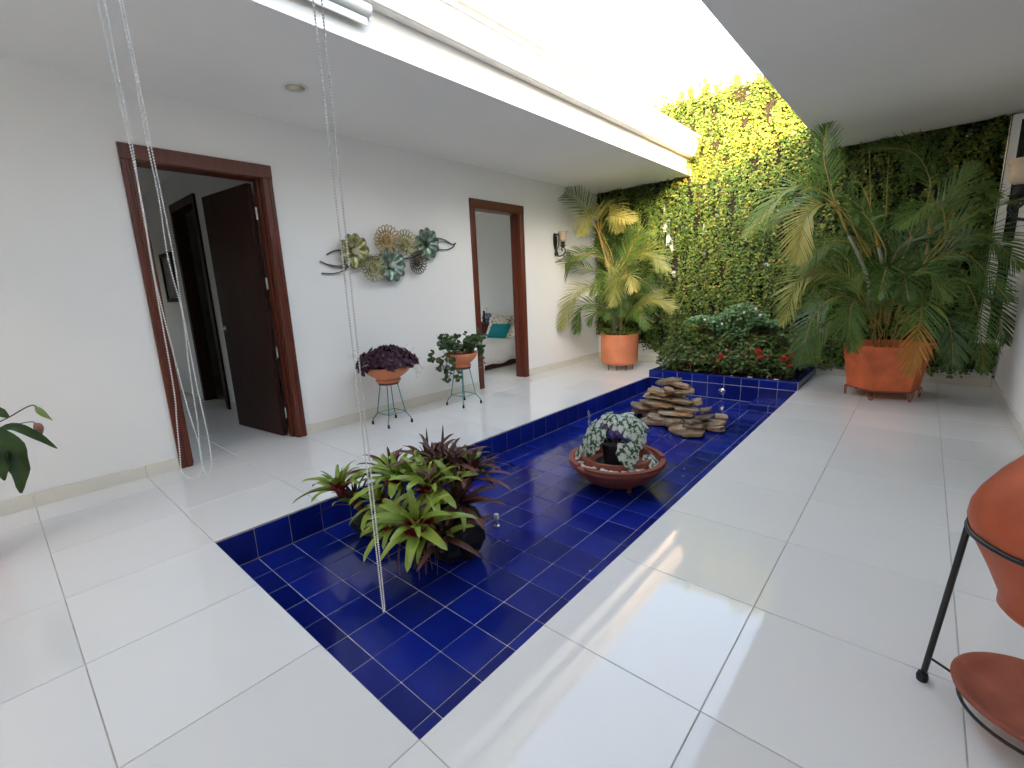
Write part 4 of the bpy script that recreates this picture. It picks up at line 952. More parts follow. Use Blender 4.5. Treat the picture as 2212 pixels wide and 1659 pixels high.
t = thing('terracotta_jar', 'round bellied terracotta jar resting in the black ring stand', 'jar', (3.14, 1.08, .37))
MB().lathe([(0, 0), (.105, 0), (.118, .015), (.118, .045), (.150, .12), (.187, .195), (.203, .25), (.200, .285), (.186, .325), (.152, .385), (.112, .44), (.082, .50), (.070, .58), (.078, .65), (.098, .675), (.098, .69), (.085, .69), (.062, .62), (0, .60)], 64).obj('jar', M['terra4'], t, 'auto')
t = thing('terracotta_saucer', 'empty terracotta saucer lying low in the tripod stand', 'saucer', (3.14, 1.08, .072))
MB().lathe([(0, 0), (.11, 0), (.165, .030), (.180, .040), (.183, .050), (.175, .053), (.155, .040), (.105, .014), (0, .012)], 64).obj('saucer', M['terra5'], t, True)

# ---------------------------------------------------------------- peace lily at the left edge
t = thing('peace_lily', 'dark broad leaved peace lily with one bud and one withered flower at the left edge', 'plant', (-.78, -.86, 0))
base = Vector((-.78, -.86, 0))
def broad(P, W, m='pothos', wav=.06):
    C = [Vector(p) for p in bez(P, 12)]; v = []; f = []
    for i, p in enumerate(C):
        t_ = i/12; w = W*math.sin(math.pi*(t_*.96+.02))**.75*(1-.25*t_); d = (C[min(i+1, 12)]-C[max(i-1, 0)]).normalized()
        s_ = d.cross(Vector((.75, -.5, .45))).normalized()
        nn = s_.cross(d)
        for k_ in (-1, -.5, 0, .5, 1): v.append(tuple(p-base+s_*w*k_*.5+nn*(abs(k_)*w*.18+wav*w*math.sin(i*1.6+k_*2))))
    for i in range(12):
        for k_ in range(4): a = i*5+k_; f.append((a, a+1, a+6, a+5))
    return MB().add(v, f).obj('leaf', M[m], t, True, fix=False)
broad([(-.70, -.665, .695), (-.70, -.60, .69), (-.70, -.53, .62), (-.70, -.472, .535)], .052)
broad([(-.70, -.665, .70), (-.69, -.625, .60), (-.70, -.62, .47), (-.71, -.645, .335)], .125)
broad([(-.72, -.69, .69), (-.72, -.675, .60), (-.72, -.68, .50), (-.72, -.69, .42)], .09)
broad([(-.70, -.73, .70), (-.70, -.68, .76), (-.70, -.645, .78), (-.70, -.615, .745)], .07)
for dx, dy, dz in ((-.15, -.1, .7), (.2, -.15, .6), (-.1, .1, .75), (.1, .02, .85), (-.2, -.02, .5), (.05, -.2, .75)):
    broad([(-.78, -.86, .42), (-.78+dx*.5, -.86+dy*.5, .42+dz*.45), (-.78+dx, -.90+dy, dz)], .11)
q = MB(); q.tube([p-base for p in bez([(-.78, -.86, .40), (-.74, -.74, .66), (-.70, -.60, .755), (-.70, -.53, .79), (-.70, -.508, .778)], 20)], .0032, 6)
q.tube([p-base for p in bez([(-.78, -.86, .40), (-.74, -.74, .62), (-.70, -.62, .695), (-.70, -.545, .705), (-.70, -.53, .69)], 20)], .0026, 6)
for P in ([(-.78, -.86, .40), (-.72, -.72, .66), (-.70, -.665, .695)], [(-.78, -.86, .40), (-.74, -.76, .62), (-.72, -.69, .69)]): q.tube([p-base for p in bez(P, 10)], .003, 6)
q.obj('stems', mat('dark_green_stem', (.03, .06, .03), .4), t)
def spindle(P, rr, m, nm):
    C = bez(P, 10); MB().tube([p-base for p in C], [rr*max(.08, math.sin(math.pi*(i/10)**.8)) for i in range(11)], 9).obj(nm, m, t, True)
spindle([(-.70, -.515, .783), (-.70, -.495, .742), (-.70, -.463, .692)], .016, M['spathe'], 'flower_bud')
spindle([(-.70, -.532, .695), (-.70, -.520, .665), (-.70, -.516, .622)], .020, M['dryleaf'], 'withered_flower')
pt2 = thing('tall_planter', 'terracotta planter of the peace lily just outside the left edge', 'plant pot', (-.80, -.90, 0))
MB().lathe([(0, 0), (.12, 0), (.17, .38), (.18, .40), (.165, .40), (.15, .37), (0, .37)], 32).obj('pot', M['terra'], pt2, 'auto')

# ---------------------------------------------------------------- palms
PALM1 = [[(-1.044,5.8,2.084),(-1.196,5.7,2.415),(-1.482,5.6,2.65),(-1.967,5.5,2.604)],[(-1.023,5.8,2.117),(-1.025,5.7,2.34),(-1.06,5.55,2.366),(-1.065,5.4,2.01)],[(-1.06,5.9,2.091),(-1.016,5.9,2.427),(-0.869,5.9,2.407),(-0.671,5.8,2.043)],[(-0.959,5.8,2.146),(-0.798,5.7,2.258),(-0.564,5.6,2.212),(-0.314,5.5,2.108)],[(-0.897,5.8,1.418),(-1.229,5.7,1.547),(-1.551,5.5,1.706),(-1.947,5.4,1.473)],[(-0.96,5.8,1.678),(-1.138,5.7,1.744),(-1.342,5.6,1.702),(-1.581,5.6,1.415)],[(-0.819,5.7,1.233),(-1.037,5.6,1.261),(-1.197,5.4,1.162),(-1.414,5.3,0.623)],[(-0.854,5.8,0.914),(-1.057,5.7,0.987),(-1.218,5.6,0.947),(-1.316,5.6,0.558)],[(-0.798,5.7,1.269),(-0.66,5.6,1.373),(-0.51,5.4,1.317),(-0.475,5.25,0.997)],[(-0.666,5.8,1.189),(-0.514,5.7,1.365),(-0.353,5.5,1.41),(-0.244,5.4,1.189)],[(-0.721,5.9,1.445),(-0.561,5.9,1.757),(-0.407,5.9,1.952),(-0.182,5.9,1.963)],[(-0.701,5.9,1.444),(-0.5,5.9,1.647),(-0.27,5.9,1.699),(0.013,5.9,1.441)],[(-0.602,5.8,0.765),(-0.353,5.7,0.936),(-0.045,5.6,1.042),(0.248,5.6,0.922)],[(-0.911,5.9,1.566),(-1.011,6.0,1.834),(-1.054,6.0,2.042),(-1.2,6.1,2.268)],[(-0.86,6.0,1.489),(-0.83,6.1,1.711),(-0.747,6.1,1.925),(-0.676,6.2,2.068)],[(-0.752,6.0,1.185),(-0.556,6.1,1.325),(-0.355,6.1,1.262),(-0.194,6.1,1.021)],[(-0.61,5.7,0.736),(-0.783,5.6,0.871),(-0.915,5.5,0.877),(-1.025,5.5,0.69)],[(-0.59,5.7,0.736),(-0.379,5.6,0.871),(-0.196,5.5,0.861),(-0.083,5.5,0.673)],[(-0.89,5.9,1.565),(-1.062,5.9,1.762),(-1.171,5.9,1.845),(-1.284,5.9,1.798)],[(-0.825,5.9,1.191),(-0.796,6.0,1.449),(-0.734,6.0,1.629),(-0.694,6.0,1.807)],[(-0.679,5.6,0.925),(-0.685,5.5,1.092),(-0.709,5.4,1.168),(-0.732,5.3,1.067)],[(-0.719,5.9,1.001),(-0.544,6.0,1.087),(-0.345,6.0,1.119),(-0.223,6.0,0.882)]]
STEM1 = [[(-0.682,5.7,0.558),(-0.774,5.75,1.194),(-0.886,5.8,1.582),(-1.044,5.8,2.084)],[(-0.599,5.72,0.558),(-0.618,5.72,0.918),(-0.666,5.8,1.189),(-0.757,5.85,1.556)],[(-0.768,5.8,0.545),(-0.79,5.8,0.82),(-0.854,5.8,1.008),(-0.897,5.8,1.233)]]
PALM2 = [[(2.0,5.3,2.037),(1.927,5.3,2.267),(1.879,5.3,2.469),(1.876,5.3,2.748)],[(2.013,5.3,2.01),(1.83,5.2,2.161),(1.587,5.1,2.151),(1.259,5.0,1.723)],[(2.061,5.2,1.945),(1.903,5.1,1.97),(1.798,5.0,1.829),(1.769,4.95,1.421)],[(2.074,5.3,1.916),(1.865,5.3,2.081),(1.619,5.3,1.99),(1.409,5.3,1.805)],[(2.175,5.4,1.602),(2.011,5.3,1.625),(1.89,5.2,1.518),(1.76,5.1,1.333)],[(2.717,5.9,1.933),(2.71,5.9,2.188),(2.545,5.9,2.471),(2.184,5.9,2.589)],[(2.879,5.4,1.649),(2.82,5.3,1.86),(2.726,5.1,1.854),(2.564,4.95,1.678)],[(2.609,5.3,1.673),(2.544,5.2,1.799),(2.436,5.1,1.816),(2.355,5.1,1.781)],[(2.795,5.5,1.454),(2.93,5.4,1.655),(3.07,5.3,1.761),(3.299,5.0,1.811)],[(2.88,5.9,1.741),(2.963,5.9,1.992),(3.053,5.9,2.059),(3.222,5.9,1.93)],[(2.836,5.6,1.237),(2.915,5.5,1.34),(2.991,5.4,1.413),(3.06,5.4,1.464)],[(2.756,5.7,1.56),(2.759,5.8,1.809),(2.854,5.8,1.963),(3.028,5.8,2.231)],[(2.423,5.4,1.579),(2.303,5.4,1.798),(2.212,5.4,1.894),(2.179,5.3,1.781)],[(2.87,5.7,1.369),(3.07,5.7,1.589),(3.221,5.6,1.535),(3.401,5.5,1.275)],[(2.368,5.5,1.049),(2.041,5.4,1.301),(1.783,5.2,1.243),(1.66,5.1,0.783)],[(2.392,5.4,0.865),(2.163,5.2,1.066),(1.966,5.0,0.891),(1.877,4.9,0.372)],[(2.42,5.4,0.771),(2.29,5.1,1.022),(2.264,4.95,0.851),(2.312,4.9,0.565)],[(2.466,5.5,0.811),(2.496,5.2,1.058),(2.528,5.1,1.148),(2.545,5.0,1.192)],[(2.655,5.5,0.767),(2.748,5.2,1.096),(2.786,5.0,0.895),(2.762,4.9,0.354)],[(2.756,5.6,0.807),(2.981,5.5,1.208),(3.161,5.4,0.953),(3.273,5.35,0.346)],[(2.377,5.5,0.954),(2.165,5.4,1.247),(1.934,5.3,1.259),(1.87,5.2,0.926)],[(2.661,5.6,1.039),(2.832,5.5,1.389),(3.048,5.4,1.412),(3.351,5.3,0.997)],[(2.519,5.6,0.995),(2.516,5.6,1.413),(2.607,5.6,1.585),(2.781,5.6,1.569)],[(2.355,5.5,0.762),(2.121,5.4,0.815),(1.98,5.3,0.673),(1.917,5.3,0.365)],[(2.621,5.4,0.775),(2.842,5.2,0.967),(2.983,5.1,0.806),(3.049,5.0,0.447)],[(2.481,5.3,0.781),(2.367,5.1,0.976),(2.313,5.0,1.07),(2.266,4.95,1.248)],[(2.638,5.8,1.221),(2.709,5.9,1.589),(2.867,5.9,1.752),(3.121,5.9,1.55)],[(2.409,5.8,1.232),(2.278,5.9,1.727),(2.12,6.0,2.044),(1.896,6.0,2.176)],[(2.559,5.4,1.049),(2.652,5.2,1.227),(2.811,5.1,1.262),(2.927,5.0,1.017)],[(2.315,5.7,1.042),(2.107,5.8,1.445),(1.914,5.9,1.563),(1.802,5.9,1.258)],[(2.772,5.7,0.986),(3.031,5.7,1.116),(3.263,5.7,1.022),(3.406,5.7,0.589)]]
STEM2 = [[(2.371,5.45,0.887),(2.334,5.45,1.237),(2.115,5.35,1.743),(2.0,5.3,2.037)],[(2.534,5.5,0.884),(2.482,5.5,1.217),(2.376,5.5,1.587),(2.326,5.45,1.835)],[(2.682,5.55,0.881),(2.724,5.55,1.144),(2.762,5.6,1.411),(2.772,5.7,1.68)],[(2.425,5.6,0.878),(2.375,5.6,1.077),(2.293,5.6,1.277),(2.259,5.6,1.409)]]
SPEAR2 = [[(2.326,5.45,1.835),(2.232,5.45,2.09),(2.116,5.4,2.283),(1.902,5.3,2.559)],[(2.294,5.6,1.851),(2.266,5.6,2.103),(2.238,5.6,2.351),(2.222,5.6,2.504)],[(2.413,5.7,1.844),(2.394,5.7,2.094),(2.381,5.7,2.339),(2.376,5.7,2.459)]]
def frond(name, P, parent, org, mname, L=.30, nl=34, droop=.30, fold=.12, bare=.16, seed=0, tipm=None, W=.0135, hub=(.12, -.62, .75)):
    """feather leaf: curved rachis and two rows of folded leaflets"""
    rn = random.Random(seed); n = 24; C = bez(P, n); C = [p-org for p in C]
    Ls = [0]
    for a, b_ in zip(C, C[1:]): Ls.append(Ls[-1]+(b_-a).length)
    tot = Ls[-1]; L = L*min(1.15, max(.55, tot/.75))
    q = MB(); q.tube(C, [.0065*(1-.8*i/n)+.0012 for i in range(n+1)], 5, k=1)
    hub = (Vector(hub)+Vector((rn.uniform(-.2, .2), rn.uniform(-.2, .2), 0))).normalized()
    rv = []
    side0 = None
    V = q.v; F = q.f; MI = q.mi
    nl = int(nl*min(1.3, max(.6, tot/.7)))
    for i in range(nl):
        u = bare+(1-bare)*(i+.5)/nl; s_ = u*tot
        k_ = max(j_ for j_ in range(n+1) if Ls[j_] <= s_+1e-9); k_ = min(k_, n-1)
        fr = (s_-Ls[k_])/max(1e-6, Ls[k_+1]-Ls[k_]); p = C[k_].lerp(C[k_+1], fr); d = (C[k_+1]-C[k_]).normalized()
        side = d.cross(hub)
        if side.length < .25: side = side0 if side0 is not None else Vector((1, 0, 0))
        side = side.normalized(); side0 = side; up = side.cross(d).normalized()
        e = math.sin(math.pi*min(1, (u-bare)/(1-bare)*.78+.20))**.7
        for sg in (-1, 1):
            ll = L*e*rn.uniform(.88, 1.08); ang = .95-.55*u+rn.uniform(-.07, .07)
            dv = (side*sg*math.sin(ang)+d*math.cos(ang)+up*fold*rn.uniform(.6, 1.3)).normalized()
            wv = d.cross(dv).cross(dv).normalized()*W*.5*rn.uniform(.85, 1.15)
            pts = []; pp_ = p.copy(); dd = dv.copy(); m_ = 4
            dr = droop*rn.uniform(.7, 1.3)
            for j_ in range(m_+1):
                pts.append(pp_.copy()); pp_ = pp_+dd*(ll/m_); dd = (dd+Vector((0, 0, -dr*.30))).normalized()
            b0 = len(V); ww = (.45, 1, .95, .65, .04)
            for j_, pt_ in enumerate(pts):
                V.append(tuple(pt_-wv*ww[j_])); V.append(tuple(pt_+wv*ww[j_]))
            kk = 2 if (tipm and u > .62) else 0
            for j_ in range(m_): a = b0+j_*2; F.append((a, a+1, a+3, a+2)); MI.append(kk)
    mats = [M[mname], M['petiole']]+([M[tipm]] if tipm else [])
    me = q.mesh(name, mats, False, fix=False)
    at = me.attributes.new('rnd', 'FLOAT', 'POINT'); nv = len(me.vertices); base_ = rn.uniform(.1, .75)
    r_ = np.clip(base_+np.repeat(np.array([rn.uniform(-.25, .25) for _ in range((nv+9)//10+1)]), 10)[:nv], 0, 1)
    at.data.foreach_set('value', r_.astype(np.float32))
    o = bpy.data.objects.new(name, me); link(o, parent); return o
def palm(label, loc, stems, fronds, mats, spear=(), L=.30, tips={}, seed=0, nl=34, Wd=.0135):
    t = thing('areca_palm', label, 'palm', loc, group='areca palms in the terracotta planters'); org = Vector(loc)
    for P in stems:
        P = [P[0]]+P[1:]
        C = [p-org for p in bez(P, 18)]; s_ = MB()
        rs = [(.019-.006*i/18)*(1.10 if i % 3 == 0 else 1) for i in range(19)]
        s_.tube(C[:12], rs[:12], 10).obj('trunk', M['trunk'], t, True)
        MB().tube(C[11:], [r_*1.15*(1-.06*i) for i, r_ in enumerate(rs[11:])], 8).obj('crownshaft', M['petiole'], t, True)
    for P in spear: MB().tube([p-org for p in bez(P, 14)], [.006-.0003*i for i in range(15)], 6).obj('spear_leaf', M['petiole'], t, True)
    for i, P in enumerate(fronds):
        frond('frond', P, t, org, mats[i % len(mats)] if not isinstance(mats, dict) else mats.get(i, mats['d']), L=L, seed=seed+i, tipm=tips.get(i), nl=nl, W=Wd)
    # petioles from each leaf base down into the clump
    q = MB(); 
    for P in fronds:
        b0 = Vector(P[0]); d = (b0-Vector(P[1])).normalized()
        g = Vector((org.x+(b0.x-org.x)*.35, org.y+(b0.y-org.y)*.35, max(.5, b0.z-.55)))
        q.tube([p-org for p in bez([b0+(Vector(P[1])-b0)*.02, b0+d*.08+Vector((0, 0, -.04)), b0.lerp(g, .6), g], 8)], .0055, 5)
    q.obj('petioles', M['petiole'], t)
    return t
PC1 = (-.64, 5.74, .50)
m1 = {'d': 'palmg', 0: 'palmd', 1: 'palmy', 3: 'palmy', 6: 'palmy', 8: 'palmy', 2: 'palmy', 4: 'palmg', 10: 'palmg', 11: 'palmy', 12: 'palmy', 15: 'palmd', 9: 'palmy', 19: 'palmd', 14: 'palmd'}
pm1 = palm('smaller areca palm with yellowing fronds in the round pot against the left wall', PC1, STEM1, PALM1, m1, L=.30, seed=100, nl=27, Wd=.0135)
m2 = {'d': 'palmg', 0: 'palmg', 1: 'palmg', 2: 'palmy', 5: 'palmg', 6: 'palmg', 8: 'palmg', 9: 'palmg', 10: 'palmg', 11: 'palmd', 13: 'palmg', 14: 'palmy', 15: 'palmd', 16: 'palmg', 18: 'palmg', 19: 'palmg', 21: 'palmd', 22: 'palmd', 24: 'palmd', 26: 'palmd', 27: 'palmd', 28: 'palmd', 30: 'palmd'}
PC2 = (2.52, 5.55, .50)
pm2 = palm('large bushy areca palm spreading its fronds under the right ceiling', PC2, STEM2, PALM2, m2, spear=SPEAR2, L=.29, tips={18: 'palmo'}, seed=200, nl=28, Wd=.0125)
# extra inner fronds so the heart of each clump reads dense
def filler(t, org, n, rmin, rmax, z0, z1, mats, L, seed, ymin=None):
    rn = random.Random(seed); o = Vector(org)
    for i in range(n):
        a = rn.uniform(0, 2*math.pi); r_ = rn.uniform(rmin, rmax); h = rn.uniform(z0, z1)
        b0 = o+Vector((.08*math.cos(a), .08*math.sin(a), h*.35)); m_ = o+Vector((r_*.45*math.cos(a), r_*.45*math.sin(a), h)); e = o+Vector((r_*math.cos(a), r_*math.sin(a), h*.72-.05))
        if e.y > YB-.12: e.y = YB-.12
        if m_.y > YB-.12: m_.y = YB-.12
        if e.x < XW+.1: e.x = XW+.1
        frond('frond', [b0, m_, e], t, o, rn.choice(mats), L=L, seed=seed*7+i, nl=24, W=.013)
filler(pm1, PC1, 9, .25, .5, .35, 1.1, ['palmg', 'palmd', 'palmg', 'palmy'], .24, 5)
filler(pm2, PC2, 6, .35, .70, .3, 1.3, ['palmd', 'palmd', 'palmg'], .28, 6)

# round pot of the smaller palm
t = thing('round_palm_pot', 'round orange terracotta pot on thin legs holding the smaller palm', 'plant pot', (-.64, 5.74, 0))
MB().lathe([(0, .085), (.20, .085), (.255, .095), (.272, .115), (.277, .15), (.280, .35), (.284, .52), (.285, .545), (.277, .548), (.268, .53), (.262, .50), (0, .49)], 48, wob=.010, seed=2).obj('pot', M['terra'], t, 'auto')
MB().lathe([(0, .50), (.264, .502)], 24).obj('soil', M['soil'], t)
for a in (-118, -75, -32, 20, 90, 160): MB().tube([(.20*math.cos(R(a)), .20*math.sin(R(a)), .09), (.195*math.cos(R(a)), .195*math.sin(R(a)), .0)], [.007, .005], 6).obj('leg', M['iron'], t)
sd = thing('seedlings', 'lime green seedlings growing over the rim of the round palm pot', 'seedlings', (-.64, 5.74, .50))
tv, tf = LEAF6; N = 130; a = rng.uniform(0, 2*np.pi, N); rr = rng.uniform(.12, .27, N)
pos = np.stack([rr*np.cos(a), rr*np.sin(a), rng.uniform(.02, .10, N)], 1)
Yd = np.stack([np.cos(a)+rng.normal(0, .5, N), np.sin(a)+rng.normal(0, .5, N), rng.uniform(.1, 1.0, N)], 1)
X, Y, Z = frames(Yd, np.stack([np.zeros(N), -.3*np.ones(N), np.ones(N)], 1)+rng.normal(0, .3, (N, 3)))
cloud('leaves', tv, tf, pos, X, Y, Z, rng.uniform(.035, .075, N), M['bracken'], sd)
# faceted planter of the large palm
t = thing('faceted_palm_planter', 'large faceted orange terracotta planter on hairpin legs holding the bushy palm', 'plant pot', (2.55, 5.58, 0))
def ngon(r_, z, n=6, ph=0): return [(r_*math.cos(ph+2*math.pi*i/n), r_*math.sin(ph+2*math.pi*i/n), z) for i in range(n)]
ph = math.atan2(5.29-5.58, 2.485-2.55)
q = MB(); rings = [ngon(.305, .088, 6, ph), ngon(.318, .10, 6, ph), ngon(.385, .545, 6, ph), ngon(.392, .555, 6, ph), ngon(.375, .56, 6, ph), ngon(.355, .54, 6, ph), ngon(.340, .49, 6, ph)]
v = [p for r_ in rings for p in r_]; f = [(i*6+k_, i*6+(k_+1) % 6, (i+1)*6+(k_+1) % 6, (i+1)*6+k_) for i in range(6) for k_ in range(6)]+[tuple(reversed(range(6))), tuple(36+i for i in range(6))]
o = q.add(v, f).obj('planter', M['terra2'], t, False)
bv = o.modifiers.new('bevel', 'BEVEL'); bv.width = .006; bv.segments = 2
q = MB(); q.tube(ngon(.330, .098, 6, ph), .006, 6, close=True); q.obj('stand_rim', M['rust'], t)
for i in range(6):
    a = ph+i*math.pi/3; c = Vector((.322*math.cos(a), .322*math.sin(a), 0)); tn = Vector((-math.sin(a), math.cos(a), 0))
    MB().tube(bez([c+tn*.042+Vector((0, 0, .095)), c+tn*.012+Vector((0, 0, .01)), c+Vector((0, 0, .006)), c-tn*.012+Vector((0, 0, .01)), c-tn*.042+Vector((0, 0, .095))], 16), .0055, 6).obj('hairpin_leg', M['rust'], t, True)

# ---------------------------------------------------------------- ivy over the back wall
def fbm(x, z, s): return noise.noise(Vector((x*s, z*s, 3.7)))+.5*noise.noise(Vector((x*s*2.3, z*s*2.3, 9.1)))
ivy = thing('climbing_fig', 'dense green climbing fig covering the whole back wall', 'climbing plant', (0, YB, 0))
def zbot(x):
    xs = [-1.6, -1.35, -1.0, -.7, -.45, -.2, 0, 1.8, 2.3, 2.7, 3.2, 3.5]; zs = [.44, .42, .40, .33, .22, .14, .12, .11, .12, .17, .14, .2]
    return np.interp(x, xs, zs)
N0 = 95000
px = rng.uniform(XW+.02, XR-.02, N0); pz = rng.uniform(.08, 3.86, N0)
nb = np.array([fbm(x, z, 2.1) for x, z in zip(px[::1], pz[::1])]); nf = np.array([noise.noise(Vector((x*10, z*3.4, 1.2))) for x, z in zip(px, pz)])
keep = (pz > zbot(px)+rng.normal(0, .035, N0)) & (nf > -.62)
gap = (nf < -.30) & (rng.random(N0) < .72); keep &= ~gap
keep &= ~((pz > 3.80) & (rng.random(N0) < .55))
# bare pale patches of wall the leaves have left
for (gx_, gz_, gr, gh) in ((-.30, 2.12, .035, .10), (-.26, 1.95, .045, .09), (-.20, 1.80, .03, .06), (.28, 2.05, .03, .08), (-.18, 1.42, .022, .05), (-.25, 1.22, .02, .03), (-.32, 2.38, .02, .10), (.9, 2.45, .03, .03), (2.02, 1.05, .03, .03)):
    keep &= ~((np.abs(px-gx_)/gr)**2+(np.abs(pz-gz_)/gh)**2 < 1)
under = ((pz > 2.0) & ((px < 0) | (px > 1.7)))
px, pz, nb, nf = px[keep], pz[keep], nb[keep], nf[keep]; N = len(px)
thick = .07+.05*nb+.10*nf
py = -np.clip(thick*rng.uniform(.45, 1.05, N), .012, .24)
pos = np.stack([px, py, pz], 1)
Yd = np.stack([rng.normal(0, .55, N), rng.uniform(-.75, -.05, N), rng.uniform(-1.0, .15, N)], 1)
Nn = np.stack([rng.normal(0, .40, N), -1.0+rng.normal(0, .25, N), .55+rng.normal(0, .35, N)], 1)
X, Y, Z = frames(Yd, Nn)
rv = np.clip(.40+.22*nb+.18*nf+rng.normal(0, .20, N), 0, .93); rv[rng.random(N) < .022] = 1
cloud('leaves', LEAF6[0], LEAF6[1], pos, X, Y, Z, rng.uniform(.024, .046, N), M['ivy'], ivy, rnd=rv)
# matted old stems behind the leaves
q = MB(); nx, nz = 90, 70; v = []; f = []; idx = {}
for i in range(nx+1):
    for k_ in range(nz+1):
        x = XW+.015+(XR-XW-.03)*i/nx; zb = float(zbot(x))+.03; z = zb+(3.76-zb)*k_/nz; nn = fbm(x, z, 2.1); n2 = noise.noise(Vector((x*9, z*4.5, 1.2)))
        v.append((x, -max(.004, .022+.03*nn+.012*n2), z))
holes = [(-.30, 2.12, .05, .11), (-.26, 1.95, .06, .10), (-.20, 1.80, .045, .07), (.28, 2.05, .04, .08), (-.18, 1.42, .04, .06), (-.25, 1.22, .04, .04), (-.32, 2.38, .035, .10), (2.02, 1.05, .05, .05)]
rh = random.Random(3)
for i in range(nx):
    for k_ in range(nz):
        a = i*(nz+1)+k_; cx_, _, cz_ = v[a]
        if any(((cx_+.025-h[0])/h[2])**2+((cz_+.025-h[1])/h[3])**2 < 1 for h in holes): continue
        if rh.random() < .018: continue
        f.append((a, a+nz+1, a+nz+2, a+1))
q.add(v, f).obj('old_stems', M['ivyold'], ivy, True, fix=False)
# hanging runners in front of the mat, and sprigs above the coping
q = MB(); lp = []; ld = []
for i in range(70):
    x = random.uniform(XW+.1, XR-.1); z = random.uniform(1.2, 3.4); y = -random.uniform(.05, .14)
    P = bez([(x, y, z), (x+random.uniform(-.1, .1), y-.04, z-.25), (x+random.uniform(-.12, .12), y-.06, z-random.uniform(.4, .9))], 14)
    P = [p for p in P if p.z > .3]
    if len(P) < 3: continue
    q.tube(P, .0022, 4)
    for p in P:
        for s_ in range(3): lp.append(p+Vector((random.uniform(-.02, .02), random.uniform(-.02, .01), random.uniform(-.02, .02)))); ld.append((random.uniform(-1, 1), -.5, random.uniform(-.8, .2)))
for i in range(60):
    x = random.uniform(-1.2, 1.9); H = random.choice((.04, .06, .08, .10, .15))*random.uniform(.8, 1.2)
    P = bez([(x, -.03, 3.78), (x+random.uniform(-.02, .02), -.04, 3.82+H*.5), (x+random.uniform(-.05, .05), -.05, 3.83+H)], 8); q.tube(P, .0022, 4)
    for j_, p in enumerate(P):
        for s_ in (-1, 1): lp.append(p); ld.append((s_, random.uniform(-.4, .4), random.uniform(.1, .7)))
q.obj('runner_stems', M['twig'], ivy, kind='stuff')
lp = np.array([list(p) for p in lp]); ld = np.array(ld, float); N = len(lp)
X, Y, Z = frames(ld, np.stack([rng.normal(0, .4, N), -1*np.ones(N), .5*np.ones(N)], 1))
cloud('runner_leaves', LEAF6[0], LEAF6[1], lp, X, Y, Z, rng.uniform(.03, .05, N), M['ivy'], ivy, rnd=np.clip(rng.normal(.6, .2, N), 0, .93))
# creeper on the eave end
cr = thing('creeper_on_eave', 'strand of creeper hanging over the far end of the left roof gutter', 'climbing plant', (XF, 6.45, 3.0))
q = MB(); lp = []; ld = []
for i in range(9):
    y = random.uniform(-.12, .03); P = bez([(.09, y, .28), (.16, y+.01, .22), (.155, y+random.uniform(-.03, .03), .10), (.11, y+random.uniform(-.05, .05), .0), (.012, y, -.05), (.012, y+random.uniform(-.02, .02), -.22+random.uniform(0, .12))], 20); q.tube(P, .0016, 4)
    for p in P: lp.append(list(p)); ld.append((random.uniform(0, .6), random.uniform(-1, 1), random.uniform(-1, 0)))
    for p in P[::2]: lp.append(list(p)); ld.append((random.uniform(0, .6), random.uniform(-1, 1), random.uniform(-1, 0)))
q.obj('stems', M['twig'], cr)
lp = np.array(lp); ld = np.array(ld); N = len(lp); X, Y, Z = frames(ld, np.tile([1, -.4, .3], (N, 1))+rng.normal(0, .3, (N, 3)))
cloud('leaves', LEAF6[0], LEAF6[1], lp, X, Y, Z, rng.uniform(.02, .034, N), M['ivy'], cr, rnd=rng.uniform(.2, .7, N))

# ---------------------------------------------------------------- planter shrubs
ix = thing('ixora_bush', 'low dark leaved bush with coral red flower heads filling the blue planter', 'bush', (.9, 6.0, .05))
def top_h(x, y): return .20+.30*min(1, max(0, (y-5.5)/.45))+.05*noise.noise(Vector((x*5, y*5, 0)))
N = 8500; X0 = rng.uniform(.06, 1.74, N); Y0 = rng.uniform(5.50, 6.50, N)
H = np.array([top_h(x, y) for x, y in zip(X0, Y0)]); Z0 = .05+(H)*rng.random(N)**.45
lump = np.array([noise.noise(Vector((x*11, y*11, z*11))) for x, y, z in zip(X0, Y0, Z0)])
kp = (lump > -.16)&~((Y0 < 5.56) & (Z0 < .10)); X0, Y0, Z0, lump = X0[kp], Y0[kp], Z0[kp], lump[kp]; N = len(X0)
P0 = np.stack([X0-.9, Y0-6.0, Z0-.05], 1)
Yd = np.stack([rng.normal(0, .8, N), rng.normal(-.35, .6, N), rng.uniform(-.3, .9, N)], 1); Nn = np.stack([rng.normal(0, .4, N), rng.normal(-.5, .3, N), np.ones(N)], 1)
X, Y, Z = frames(Yd, Nn)
cloud('leaves', LEAF6[0], LEAF6[1], P0, X, Y, Z, rng.uniform(.032, .060, N), M['shrub'], ix, rnd=np.clip(.45+.5*lump+rng.normal(0, .22, N), 0, 1))
q = MB()
for i in range(60):
    x, y = random.uniform(.12, 1.68), random.uniform(5.6, 6.4); a = random.uniform(0, 6); h = top_h(x, y)
    q.tube(bez([(x-.9, y-6, 0), (x-.9+.03*math.cos(a), y-6+.03*math.sin(a), h*.5), (x-.9+.07*math.cos(a), y-6+.07*math.sin(a), h*.95)], 6), .004, 4)
q.obj('stems', M['twig'], ix)
